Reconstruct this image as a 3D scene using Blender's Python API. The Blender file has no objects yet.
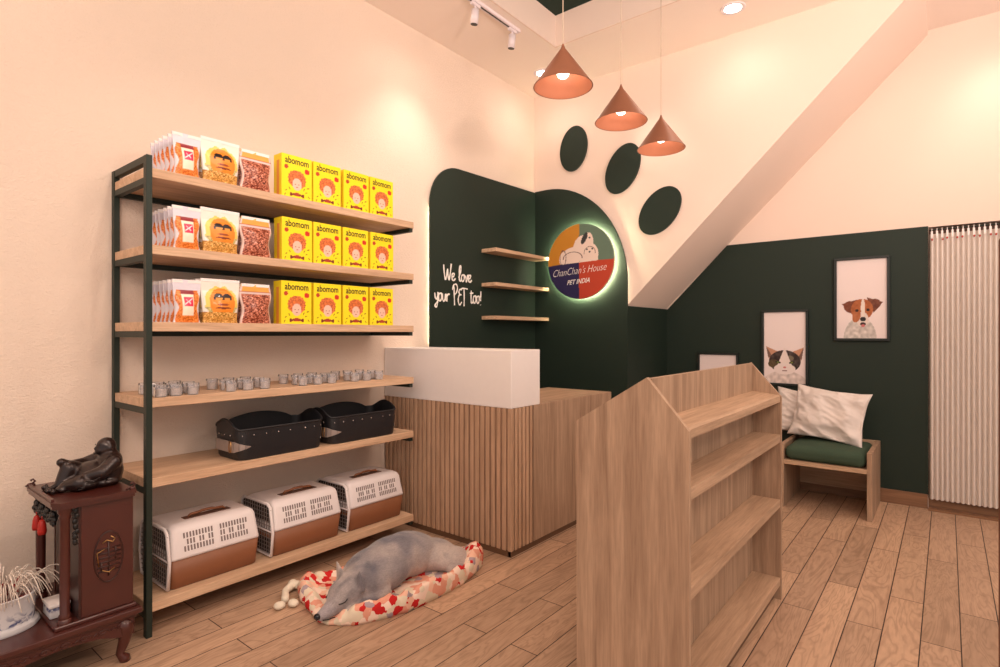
import bpy, bmesh, math, random
from mathutils import Vector, Matrix, noise
PI=math.pi
R=random.Random(7)
C=bpy.context.scene.collection
scene=bpy.context.scene
H=3.283; XA=-2.849; YB=4.05; YC=4.838

# ---------------------------------------------------------------- materials
def lin(c):
    return tuple(((v/255.)/12.92 if v/255.<=.04045 else ((v/255.+.055)/1.055)**2.4) for v in c)+(1.,)
def newmat(name):
    m=bpy.data.materials.new(name); m.use_nodes=True
    nt=m.node_tree; b=nt.nodes['Principled BSDF']
    return m,nt,b
def mix(nt,a,b,fac,blend='MIX'):
    n=nt.nodes.new('ShaderNodeMix'); n.data_type='RGBA'; n.blend_type=blend
    for s,v in ((6,a),(7,b)):
        if isinstance(v,tuple): n.inputs[s].default_value=v
        else: nt.links.new(v,n.inputs[s])
    if isinstance(fac,(int,float)): n.inputs[0].default_value=fac
    else: nt.links.new(fac,n.inputs[0])
    return n.outputs[2]
def texco(nt,scale=(1,1,1),rot=(0,0,0),loc=(0,0,0),kind='Object'):
    t=nt.nodes.new('ShaderNodeTexCoord'); m=nt.nodes.new('ShaderNodeMapping')
    m.inputs['Scale'].default_value=scale; m.inputs['Rotation'].default_value=rot; m.inputs['Location'].default_value=loc
    nt.links.new(t.outputs[kind],m.inputs[0]); return m.outputs[0]
def noise_n(nt,vec,scale,detail=4,rough=.5,dist=0):
    n=nt.nodes.new('ShaderNodeTexNoise'); n.inputs['Scale'].default_value=scale
    n.inputs['Detail'].default_value=detail; n.inputs['Roughness'].default_value=rough; n.inputs['Distortion'].default_value=dist
    nt.links.new(vec,n.inputs['Vector']); return n.outputs['Fac']
def ramp(nt,fac,stops,interp='LINEAR'):
    r=nt.nodes.new('ShaderNodeValToRGB'); r.color_ramp.interpolation=interp
    e=r.color_ramp.elements
    while len(e)<len(stops): e.new(.5)
    for i,(p,c) in enumerate(stops): e[i].position=p; e[i].color=c
    nt.links.new(fac,r.inputs[0]); return r.outputs[0]
def bump(nt,b,height,strength,dist=.01):
    n=nt.nodes.new('ShaderNodeBump'); n.inputs['Strength'].default_value=strength; n.inputs['Distance'].default_value=dist
    nt.links.new(height,n.inputs['Height']); nt.links.new(n.outputs[0],b.inputs['Normal'])
def plain(name,rgb,rough=.5,metal=0,var=.06,vs=30,spec=.5,bmp=0,coat=0):
    m,nt,b=newmat(name); v=texco(nt); n=noise_n(nt,v,vs)
    c=lin(rgb); d=tuple(x*(1-var*2) for x in c[:3])+(1,)
    nt.links.new(mix(nt,d,c,n),b.inputs['Base Color'])
    b.inputs['Roughness'].default_value=rough; b.inputs['Metallic'].default_value=metal
    b.inputs['Specular IOR Level'].default_value=spec
    if coat: b.inputs['Coat Weight'].default_value=coat
    if bmp: bump(nt,b,n,bmp,.003)
    return m
def wood(name,c1,c2,axis='Z',rough=.5,s=1.):
    m,nt,b=newmat(name)
    sc={'X':(.06,1,1),'Y':(1,.06,1),'Z':(1,1,.06)}[axis]
    v=texco(nt,tuple(k*s for k in sc))
    n1=noise_n(nt,v,28,5,.6,.6); n2=noise_n(nt,v,160,3,.6)
    n3=noise_n(nt,texco(nt,tuple(k*s for k in sc)),9,2,.5,1.5)
    a=ramp(nt,n1,[(.3,lin(c2)),(.62,lin(c1))])
    f=ramp(nt,n2,[(.35,(.78,.78,.78,1)),(.6,(1,1,1,1))])
    g=ramp(nt,n3,[(.35,(.88,.87,.86,1)),(.6,(1,1,1,1))])
    c=mix(nt,mix(nt,a,f,.7,'MULTIPLY'),g,.8,'MULTIPLY')
    nt.links.new(c,b.inputs['Base Color']); b.inputs['Roughness'].default_value=rough
    b.inputs['Specular IOR Level'].default_value=.3
    bump(nt,b,n2,.15,.002)
    return m
def emis(name,rgb,st):
    m,nt,b=newmat(name); b.inputs['Base Color'].default_value=(.8,.8,.8,1)
    b.inputs['Emission Color'].default_value=lin(rgb); b.inputs['Emission Strength'].default_value=st
    return m
def painted(name,rough=.45,coat=0,spec=.4):
    m,nt,b=newmat(name); a=nt.nodes.new('ShaderNodeVertexColor'); a.layer_name='Col'
    nt.links.new(a.outputs[0],b.inputs['Base Color']); b.inputs['Roughness'].default_value=rough
    b.inputs['Coat Weight'].default_value=coat; b.inputs['Specular IOR Level'].default_value=spec
    return m

def wallmat(name,rgb,bs=.25,sc=1.):
    m,nt,b=newmat(name)
    v=texco(nt,(1,1,1.6)); n=noise_n(nt,v,75*sc,3,.6,.8); n2=noise_n(nt,v,1.3,3,.5)
    c=lin(rgb); d=tuple(x*.96 for x in c[:3])+(1,)
    nt.links.new(mix(nt,d,c,n2),b.inputs['Base Color']); b.inputs['Roughness'].default_value=.75
    b.inputs['Specular IOR Level'].default_value=.25
    bump(nt,b,n,bs,.004); return m
M={}
M['wall']=wallmat('textured_cream_wallpaper',(238,220,204),.9)
M['wall2']=wallmat('smooth_cream_paint',(240,220,206),.06)
M['ceil']=wallmat('ceiling_paint',(250,236,226),.03)
M['green']=plain('dark_green_paint',(33,47,39),.55,var=.03,spec=.3)
M['green2']=plain('dark_green_ceiling',(38,56,48),.7,var=.03,spec=.2)
M['steel']=plain('dark_green_powder_coat',(38,48,40),.5,.1,spec=.4)
M['oakY']=wood('oak_veneer_along',(224,190,158),(198,160,128),'Y')
M['oakX']=wood('oak_veneer_across',(206,174,144),(180,148,120),'X')
M['oakZ']=wood('oak_veneer_upright',(190,160,134),(154,125,102),'Z')
M['deskY']=wood('desk_oak_along',(200,168,140),(170,140,114),'Y')
M['slat']=wood('slat_oak',(210,174,144),(182,148,120),'Z')
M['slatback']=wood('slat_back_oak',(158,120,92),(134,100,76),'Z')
M['kick']=plain('brown_kick_board',(112,82,60),.6)
M['white']=plain('white_lacquer',(246,240,238),.35,var=.02)
M['plastic_w']=plain('white_plastic',(236,228,228),.4,var=.02)
M['plastic_b']=plain('brown_plastic',(140,88,58),.45,var=.05)
M['plastic_d']=plain('dark_brown_plastic',(96,58,44),.4)
M['slot']=plain('slot_grey',(128,114,112),.7)
M['wire']=plain('grey_wire',(150,140,136),.4,.4)
M['inside']=plain('dark_carrier_inside',(52,40,38),.8)
M['leather']=plain('black_leather',(34,34,38),.42,var=.1,vs=200,bmp=.3)
M['strap']=plain('pewter_strap',(168,154,148),.4,.3)
M['rivet']=plain('steel_rivet',(190,186,184),.25,1)
M['brass']=plain('brass',(180,140,90),.3,1)
M['rose']=plain('redwood_stain',(80,35,28),.35,var=.15,vs=14,coat=.3)
M['rose2']=plain('redwood_dark',(56,24,20),.4,var=.1,coat=.2)
M['bronze']=plain('dark_bronze',(48,34,32),.3,.35,var=.15,vs=60,coat=.3)
M['redc']=plain('red_cloth',(186,36,26),.5)
M['black']=plain('black_lacquer',(22,20,20),.4)
M['copper']=plain('terracotta_lamp_paint',(150,98,74),.42,.1,var=.03,coat=.2)
M['copper_in']=plain('lamp_inner_paint',(196,128,98),.45,var=.03)
M['cord']=plain('beige_cord',(206,186,164),.6)
M['bulb']=emis('lit_bulb',(255,236,214),5)
M['lens']=emis('lit_lens',(255,240,226),14)
M['led']=emis('led_strip',(255,252,204),65)
M['ledw']=emis('led_strip_warm',(255,236,196),22)
M['trackw']=plain('white_track_paint',(232,222,226),.4,var=.02)
M['frame']=plain('green_black_frame',(20,30,27),.4,var=.03)
M['paint']=painted('printed_art',.5)
M['print_gloss']=painted('printed_film',.35,.15)
M['text_w']=plain('white_lettering',(250,246,240),.5,var=.0)
M['text_k']=plain('black_lettering',(40,28,10),.6,var=.0)
M['cushion']=plain('green_cushion_cloth',(70,88,72),.9,var=.12,vs=120,spec=.15,bmp=.3)
M['linen']=plain('white_linen',(232,222,216),.9,var=.03,vs=40,spec=.15,bmp=.15)
M['porcelain']=None
M['frond']=plain('pale_frond',(238,226,214),.6)
M['frondr']=plain('red_stem',(150,36,40),.6)
M['baseb']=wood('baseboard_wood',(150,112,84),(126,92,70),'X')
M['doorw']=plain('brown_door_wood',(112,70,52),.5)
M['bone']=plain('white_plush',(236,226,206),.95,var=.08,vs=60,spec=.1,bmp=.4)
M['nose']=plain('black_nose',(20,22,32),.25)
M['eye']=plain('dark_eyelid',(42,36,36),.5)

def glass():
    m,nt,b=newmat('clear_glass'); nt.nodes.remove(b)
    o=nt.nodes['Material Output']
    t=nt.nodes.new('ShaderNodeBsdfTransparent'); t.inputs[0].default_value=(.93,.94,.97,1)
    g=nt.nodes.new('ShaderNodeBsdfGlossy'); g.inputs['Roughness'].default_value=.08
    d=nt.nodes.new('ShaderNodeBsdfDiffuse'); d.inputs[0].default_value=(.95,.93,.93,1)
    f=nt.nodes.new('ShaderNodeFresnel'); f.inputs[0].default_value=1.25
    a=nt.nodes.new('ShaderNodeMixShader'); a.inputs[0].default_value=.16
    nt.links.new(t.outputs[0],a.inputs[1]); nt.links.new(d.outputs[0],a.inputs[2])
    c=nt.nodes.new('ShaderNodeMixShader'); nt.links.new(f.outputs[0],c.inputs[0])
    nt.links.new(a.outputs[0],c.inputs[1]); nt.links.new(g.outputs[0],c.inputs[2]); nt.links.new(c.outputs[0],o.inputs[0])
    return m
M['glass']=glass()

def floor_mat():
    m,nt,b=newmat('laminate_floor')
    t=nt.nodes.new('ShaderNodeTexCoord'); sp=nt.nodes.new('ShaderNodeSeparateXYZ'); cb=nt.nodes.new('ShaderNodeCombineXYZ')
    nt.links.new(t.outputs['Object'],sp.inputs[0])
    ax=nt.nodes.new('ShaderNodeMath'); ax.operation='ADD'; ax.inputs[1].default_value=.328+.1235*60
    ay=nt.nodes.new('ShaderNodeMath'); ay.operation='ADD'; ay.inputs[1].default_value=20.35
    nt.links.new(sp.outputs[0],ax.inputs[0]); nt.links.new(sp.outputs[1],ay.inputs[0])
    nt.links.new(ay.outputs[0],cb.inputs[0]); nt.links.new(ax.outputs[0],cb.inputs[1])
    def brick(c1,c2,mo,ms=.0021):
        k=nt.nodes.new('ShaderNodeTexBrick'); k.inputs['Scale'].default_value=1
        k.inputs['Brick Width'].default_value=1.02; k.inputs['Row Height'].default_value=.1235
        k.inputs['Mortar Size'].default_value=ms; k.inputs['Mortar Smooth'].default_value=.1
        k.offset=.37; k.offset_frequency=2; k.squash=1
        k.inputs['Color1'].default_value=c1; k.inputs['Color2'].default_value=c2; k.inputs['Mortar'].default_value=mo
        nt.links.new(cb.outputs[0],k.inputs['Vector']); return k
    rnd=brick((0,0,0,1),(1,1,1,1),(.5,.5,.5,1))
    # per plank shift of the grain
    sc=nt.nodes.new('ShaderNodeVectorMath'); sc.operation='MULTIPLY'; sc.inputs[1].default_value=(7,3,0)
    nt.links.new(rnd.outputs[0],sc.inputs[0])
    ad=nt.nodes.new('ShaderNodeVectorMath'); ad.operation='ADD'
    mp=nt.nodes.new('ShaderNodeMapping'); mp.inputs['Scale'].default_value=(1,.16,1)
    nt.links.new(t.outputs['Object'],mp.inputs[0])
    nt.links.new(mp.outputs[0],ad.inputs[0]); nt.links.new(sc.outputs[0],ad.inputs[1])
    n0=noise_n(nt,ad.outputs[0],7,3,.5,1.2)
    w=nt.nodes.new('ShaderNodeMath'); w.operation='MULTIPLY'; w.inputs[1].default_value=14; nt.links.new(n0,w.inputs[0])
    fr=nt.nodes.new('ShaderNodeMath'); fr.operation='FRACT'; nt.links.new(w.outputs[0],fr.inputs[0])
    rings=ramp(nt,fr.outputs[0],[(0,(.66,.63,.6,1)),(.3,(1,1,1,1)),(.8,(.95,.94,.93,1)),(1,(.66,.63,.6,1))])
    n2=noise_n(nt,ad.outputs[0],60,4,.6); fine=ramp(nt,n2,[(.3,(.8,.79,.78,1)),(.6,(1,1,1,1))])
    base=ramp(nt,rnd.outputs[0],[(0,lin((176,146,122))),(.35,lin((198,165,138))),(.7,lin((188,156,131))),(1,lin((210,175,146)))])
    c=mix(nt,base,rings,.65,'MULTIPLY'); c=mix(nt,c,fine,.9,'MULTIPLY')
    n3=noise_n(nt,ad.outputs[0],3,3,.6,.5); kn=ramp(nt,n3,[(.3,(.78,.76,.76,1)),(.5,(1,1,1,1))])
    c=mix(nt,c,kn,.7,'MULTIPLY')
    c=mix(nt,c,lin((52,34,26)),rnd.outputs['Fac'])
    nt.links.new(c,b.inputs['Base Color']); b.inputs['Roughness'].default_value=.42
    b.inputs['Specular IOR Level'].default_value=.3
    inv=nt.nodes.new('ShaderNodeMath'); inv.operation='SUBTRACT'; inv.inputs[0].default_value=1
    nt.links.new(rnd.outputs['Fac'],inv.inputs[1]); bump(nt,b,inv.outputs[0],.5,.002)
    return m
M['floor']=floor_mat()

def porcelain():
    m,nt,b=newmat('blue_white_porcelain')
    v=texco(nt); n=noise_n(nt,v,26,4,.6,1.5)
    sp=nt.nodes.new('ShaderNodeSeparateXYZ'); nt.links.new(texco(nt),sp.inputs[0])
    band=ramp(nt,sp.outputs[2],[(.0,(0,0,0,1)),(.022,(0,0,0,1)),(.03,(1,1,1,1)),(.05,(.5,.5,.5,1)),(.075,(0,0,0,1))])
    k=ramp(nt,n,[(.46,(0,0,0,1)),(.54,(1,1,1,1))])
    f=mix(nt,k,band,1.,'MULTIPLY')
    nt.links.new(mix(nt,lin((216,214,216)),lin((60,70,120)),f),b.inputs['Base Color'])
    b.inputs['Roughness'].default_value=.2; return m
M['porcelain']=porcelain()

def quilt():
    m,nt,b=newmat('patchwork_cloth')
    v=texco(nt,(1,1,1),(.5,.3,.5)); vo=nt.nodes.new('ShaderNodeTexVoronoi'); vo.inputs['Scale'].default_value=29
    vo.inputs['Randomness'].default_value=.45; vo.distance='MANHATTAN'; nt.links.new(v,vo.inputs['Vector'])
    sp=nt.nodes.new('ShaderNodeSeparateColor'); nt.links.new(vo.outputs['Color'],sp.inputs[0])
    cr=lin((232,216,192)); rd=lin((206,44,44)); pk=lin((232,164,140)); gr=lin((176,158,164)); pe=lin((244,196,170)); pp=lin((250,224,206))
    c=ramp(nt,sp.outputs[0],[(0,cr),(.22,pk),(.4,pp),(.58,rd),(.74,pe),(.86,gr),(.93,cr)],'CONSTANT')
    nt.links.new(c,b.inputs['Base Color']); b.inputs['Roughness'].default_value=.9; b.inputs['Specular IOR Level'].default_value=.15
    bump(nt,b,noise_n(nt,v,50,4),.3,.004)
    return m
M['quilt']=quilt()

def fur():
    m,nt,b=newmat('grey_fur')
    v=texco(nt,(1,1,1.3),(0,0,.3)); n=noise_n(nt,v,4.5,3,.5,.4)
    v2=texco(nt,(1,.35,1)); n2=noise_n(nt,v2,190,3,.7)
    at=nt.nodes.new('ShaderNodeVertexColor'); at.layer_name='Col'
    c=ramp(nt,n,[(.36,lin((84,86,100))),(.45,lin((126,124,132))),(.53,lin((168,160,160))),(.66,lin((196,184,178)))])
    f=ramp(nt,n2,[(.3,(.72,.72,.73,1)),(.65,(1,1,1,1))])
    c=mix(nt,at.outputs[0],c,.3)
    nt.links.new(mix(nt,c,f,.9,'MULTIPLY'),b.inputs['Base Color']); b.inputs['Roughness'].default_value=.95
    b.inputs['Specular IOR Level'].default_value=.1; b.inputs['Sheen Weight'].default_value=.25
    bump(nt,b,n2,.6,.004); return m
M['fur']=fur()

# ---------------------------------------------------------------- geometry helpers
def BM(): return bmesh.new()
def box(bm,x0,x1,y0,y1,z0,z1,bev=0,seg=1):
    g=bmesh.ops.create_cube(bm,size=1)['verts']
    for v in g:
        v.co=Vector(((x0+x1)/2+v.co.x*(x1-x0),(y0+y1)/2+v.co.y*(y1-y0),(z0+z1)/2+v.co.z*(z1-z0)))
    if bev:
        es=set()
        for v in g: es.update(v.link_edges)
        bmesh.ops.bevel(bm,geom=list(es),offset=bev,segments=seg,affect='EDGES',profile=.5)
def frame_of(d):
    d=d.normalized(); u=Vector((0,0,1)) if abs(d.z)<.9 else Vector((1,0,0))
    a=d.cross(u).normalized(); return a,d.cross(a).normalized()
def tube(bm,pts,rad,seg=8,cap=True,flat=None):
    pts=[Vector(p) for p in pts]; n=len(pts)
    rads=[rad]*n if isinstance(rad,(int,float)) else rad
    rings=[]; a=None
    for i,p in enumerate(pts):
        d=(pts[min(i+1,n-1)]-pts[max(i-1,0)])
        if d.length<1e-9: d=Vector((0,0,1))
        d.normalize()
        if a is None: a,b=frame_of(d)
        else:
            a=(a-d*a.dot(d)); a=a.normalized() if a.length>1e-6 else frame_of(d)[0]; b=d.cross(a)
        rings.append([bm.verts.new(p+(a*math.cos(t)+b*math.sin(t))*rads[i]) for t in [2*PI*k/seg for k in range(seg)]])
    for r0,r1 in zip(rings,rings[1:]):
        for k in range(seg): bm.faces.new((r0[k],r0[(k+1)%seg],r1[(k+1)%seg],r1[k]))
    if cap:
        bm.faces.new(rings[0][::-1]); bm.faces.new(rings[-1])
def lathe(bm,prof,c,seg=32,sx=1,sy=1,cap=True):
    rings=[]
    for r,z in prof:
        rings.append([bm.verts.new((c[0]+r*sx*math.cos(2*PI*k/seg),c[1]+r*sy*math.sin(2*PI*k/seg),c[2]+z)) for k in range(seg)])
    for a,b in zip(rings,rings[1:]):
        for k in range(seg): bm.faces.new((a[k],a[(k+1)%seg],b[(k+1)%seg],b[k]))
    if cap and prof[0][0]>1e-5: bm.faces.new(rings[0][::-1])
    if cap and prof[-1][0]>1e-5: bm.faces.new(rings[-1])
    bmesh.ops.remove_doubles(bm,verts=[v for r in (rings[0],rings[-1]) for v in r],dist=1e-6)
def prism(bm,poly,axis,a,b):
    # poly points are (p,q); axis X -> (a,p,q); Y -> (p,a,q); Z -> (p,q,a)
    f={'X':lambda p,t:(t,p[0],p[1]),'Y':lambda p,t:(p[0],t,p[1]),'Z':lambda p,t:(p[0],p[1],t)}[axis]
    v0=[bm.verts.new(f(p,a)) for p in poly]; v1=[bm.verts.new(f(p,b)) for p in poly]; n=len(poly)
    fs=[bm.faces.new(v0),bm.faces.new(v1[::-1])]
    for i in range(n): fs.append(bm.faces.new((v0[i],v1[i],v1[(i+1)%n],v0[(i+1)%n])))
    bmesh.ops.recalc_face_normals(bm,faces=fs)
def ell(bm,c,r,rot=(0,0,0),sub=3):
    g=bmesh.ops.create_icosphere(bm,subdivisions=sub,radius=1)['verts']
    from mathutils import Euler
    Mx=Matrix.Translation(Vector(c))@Euler(rot).to_matrix().to_4x4()@Matrix.Diagonal((r[0],r[1],r[2],1)) if not isinstance(r,(int,float)) else Matrix.Translation(Vector(c))@Matrix.Diagonal((r,r,r,1))
    for v in g: v.co=Mx@v.co
def limb(bm,pts,rads,sub=2,step=.5):
    # overlapping balls along a path: merged later into one body
    for (p,q),(a,b) in zip(zip(pts,pts[1:]),zip(rads,rads[1:])):
        p=Vector(p);q=Vector(q); n=max(1,int((q-p).length/(min(a,b)*step)))
        for i in range(n+1):
            t=i/n; ell(bm,p.lerp(q,t),a+(b-a)*t,sub=sub)
def fuse(bm,voxel,smooth=4,fac=.5):
    """one continuous surface out of overlapping volumes"""
    me=bpy.data.meshes.new('tmp'); bm.to_mesh(me); bm.free()
    o=bpy.data.objects.new('tmp',me); C.objects.link(o)
    r=o.modifiers.new('r','REMESH'); r.mode='VOXEL'; r.voxel_size=voxel
    s=o.modifiers.new('s','SMOOTH'); s.factor=fac; s.iterations=smooth
    dg=bpy.context.evaluated_depsgraph_get(); dg.update()
    m2=bpy.data.meshes.new_from_object(o.evaluated_get(dg))
    bpy.data.objects.remove(o); b=BM(); b.from_mesh(m2); bpy.data.meshes.remove(m2); return b
def obj(name,bm,mat,parent=None,smooth=False,auto=None,extra=None):
    me=bpy.data.meshes.new(name); 
    if smooth:
        for f in bm.faces: f.smooth=True
        if auto:
            for e in bm.edges:
                if len(e.link_faces)==2 and e.calc_face_angle(0)>math.radians(auto): e.smooth=False
    bm.normal_update(); bm.to_mesh(me); bm.free()
    me.materials.append(M[mat] if isinstance(mat,str) else mat)
    for x in (extra or []): me.materials.append(M[x])
    o=bpy.data.objects.new(name,me); C.objects.link(o)
    if parent is not None:
        p=parent; w=Vector((0,0,0))
        while p is not None: w+=p.location; p=p.parent
        me.transform(Matrix.Translation(-w)); o.parent=parent
    return o
def origin(o,loc):
    o.data.transform(Matrix.Translation(-Vector(loc))); o.location=loc; return o
def tag(o,label,cat,group=None):
    o['label']=label; o['category']=cat
    if group: o['group']=group
    return o
def thing(name,label,cat,loc,group=None):
    o=bpy.data.objects.new(name,None); C.objects.link(o); o.empty_display_size=.05
    o.location=loc; return tag(o,label,cat,group)
def struct(name,bm,mat,parent=None,**k):
    o=obj(name,bm,mat,parent,**k); o['kind']='structure'; return o
def dup(root,loc,label,group=None):
    r=root.copy(); C.objects.link(r); r.location=loc; r['label']=label
    if group: r['group']=group
    for ch in list(root.children):
        c=ch.copy(); C.objects.link(c); c.parent=r
        for g in list(ch.children):
            d=g.copy(); C.objects.link(d); d.parent=c
    return r
def colored(bm_fn,nu,nv,pos,col,closed=None):
    """grid nu x nv, pos(u,v)->xyz, col(u,v)->rgb 0..255"""
    bm=BM(); L=bm.verts.layers.float_color.new('Col')
    g=[[None]*(nv+1) for _ in range(nu+1)]
    for i in range(nu+1):
        for j in range(nv+1):
            u=i/nu; v=j/nv
            w=bm.verts.new(pos(u,v)); w[L]=lin(col(u,v)); g[i][j]=w
    for i in range(nu):
        for j in range(nv): bm.faces.new((g[i][j],g[i+1][j],g[i+1][j+1],g[i][j+1]))
    return bm
def text(body,size,mat,parent,to_world,name='lettering',ext=.0008,spacing=1.,bold=0,scale=(1,1)):
    cu=bpy.data.curves.new('t','FONT'); cu.body=body; cu.size=size; cu.extrude=ext; cu.offset=bold
    cu.align_x='CENTER'; cu.align_y='CENTER'; cu.space_character=spacing; cu.resolution_u=3
    o=bpy.data.objects.new('t',cu); C.objects.link(o)
    dg=bpy.context.evaluated_depsgraph_get(); dg.update()
    me=bpy.data.meshes.new_from_object(o.evaluated_get(dg)); bpy.data.objects.remove(o)
    bm=BM(); bm.from_mesh(me); bpy.data.meshes.remove(me)
    for v in bm.verts: v.co=Vector(to_world(v.co.x*scale[0],v.co.y*scale[1],v.co.z))
    bmesh.ops.recalc_face_normals(bm,faces=bm.faces[:])
    return obj(name,bm,mat,parent)
def smoothpath(pts,n=6):
    out=[]; P=[Vector((p[0],p[1],0)) for p in pts]
    for i in range(len(P)-1):
        a=P[max(i-1,0)];b=P[i];c=P[i+1];d=P[min(i+2,len(P)-1)]
        for k in range(n):
            t=k/n
            out.append(.5*((2*b)+(-a+c)*t+(2*a-5*b+4*c-d)*t*t+(-a+3*b-3*c+d)*t**3))
    out.append(P[-1]); return out
# ---------------------------------------------------------------- room
b=BM(); box(b,XA-.2,2.6,-2.6,5.1,-.1,0); struct('floor',b,'floor')
b=BM(); box(b,XA-.15,XA,-2.6,YC+.15,0,H+.4); struct('wall_left',b,'wall')
# ceiling with a recessed tray
TX0,TX1,TY0,TY1,TZ=-2.234,-.55,.55,3.436,3.509
b=BM()
box(b,XA,TX0,-2.6,YC,H,H+.12); box(b,TX1,2.6,-2.6,YC,H,H+.12)
box(b,TX0,TX1,TY1,YC,H,H+.12); box(b,TX0,TX1,-2.6,TY0,H,H+.12)
struct('ceiling',b,'ceil')
b=BM()
box(b,TX0,TX0+.012,TY0,TY1,H,TZ); box(b,TX1-.012,TX1,TY0,TY1,H,TZ)
box(b,TX0+.012,TX1-.012,TY1-.012,TY1,H,TZ); box(b,TX0+.012,TX1-.012,TY0,TY0+.012,H,TZ)
struct('trim_1',b,'wall2')
b=BM(); box(b,TX0-.05,TX1+.05,TY0-.05,TY1+.05,TZ,TZ+.05); struct('ceiling_tray',b,'green2')
# back wall: the solid mass under the stair with its sloping soffit
SX=-1.965
b=BM(); prism(b,[(XA,0),(SX,0),(SX,1.416),(-.105,3.25),(-.105,H),(XA,H)],'Y',YB,YC); struct('wall_back',b,'wall2')
# alcove wall with the opening for the curtain
b=BM()
box(b,SX-.3,-.1,YC,YC+.15,0,H+.1); box(b,-.1,1.35,YC,YC+.15,1.93,H+.1); box(b,1.35,2.6,YC,YC+.15,0,H+.1)
struct('wall_alcove',b,'wall2')
b=BM(); box(b,-.1,1.35,YC+.10,YC+.14,0,1.93); struct('door_1',b,'doorw')
# green panels, each with its own thickness
GT=.012
pts=[(2.750,0),(2.750,2.11)]
for k in range(13):
    t=PI-k*PI/2/12; pts.append((3.04+.29*math.cos(t),2.11+.308*math.sin(t)))
pts+= [(YB,2.435),(YB,0)]
b=BM(); prism(b,pts,'X',XA+.012,XA+.012+GT); tag(obj('wall_panel',b,'green'),'dark green arched wall panel with white handwriting, left of the corner','wall panel')
pts=[(XA+.0245,0),(XA+.0245,2.441)]
for k in range(21):
    t=PI/2-k*PI/2/20; pts.append((-2.71+.763*math.cos(t),1.60+.842*math.sin(t)))
pts+=[(-1.947,0)]
b=BM(); prism(b,pts,'Y',YB-.012-GT,YB-.012); tag(obj('wall_panel',b,'green'),'dark green rounded wall panel behind the round illuminated sign','wall panel')
# led strips tucked behind the two panels
b=BM(); box(b,XA+.001,XA+.008,2.772,2.780,1.12,2.10); tag(obj('led_strip',b,'ledw'),'warm light strip hidden behind the left edge of the arched green panel','light strip')
b=BM(); box(b,-1.982,-1.974,YB-.008,YB-.001,1.42,1.72); tag(obj('led_strip',b,'ledw'),'warm light strip hidden behind the right edge of the rounded green panel','light strip')
b=BM(); box(b,SX,SX+.01,YB,YC,0,1.416); box(b,SX+.01,-.101,YC-.012,YC,.097,1.416)
prism(b,[(SX+.01,1.416),(-.101,1.416),(-.101,1.936),(-1.432,1.936),(SX+.02,1.416)],'Y',YC-.012,YC)
struct('trim_2',b,'green')
b=BM(); box(b,SX+.012,-.103,YC-.018,YC,0,.096,.003); struct('baseboard_alcove',b,'baseb')

# toe ovals of the paw on the back wall
for i,(cx,cz,rx,rz,tilt,lab) in enumerate([(-2.444,2.748,.130,.188,-.14,'upper left of the three'),(-1.996,2.498,.136,.202,-.46,'in the middle of the three'),(-1.692,2.125,.138,.198,-.72,'lowest of the three, nearest the slope')]):
    b=BM(); pts=[]
    for k in range(48):
        t=2*PI*k/48; x=rx*math.cos(t); z=rz*math.sin(t)
        pts.append((cx+x*math.cos(tilt)-z*math.sin(tilt), cz+x*math.sin(tilt)+z*math.cos(tilt)))
    prism(b,pts,'Y',YB-.014,YB)
    tag(obj('paw_toe_panel',b,'green'),'dark green oval paw toe on the cream wall, '+lab,'wall panel','paw toes on the back wall')

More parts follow.
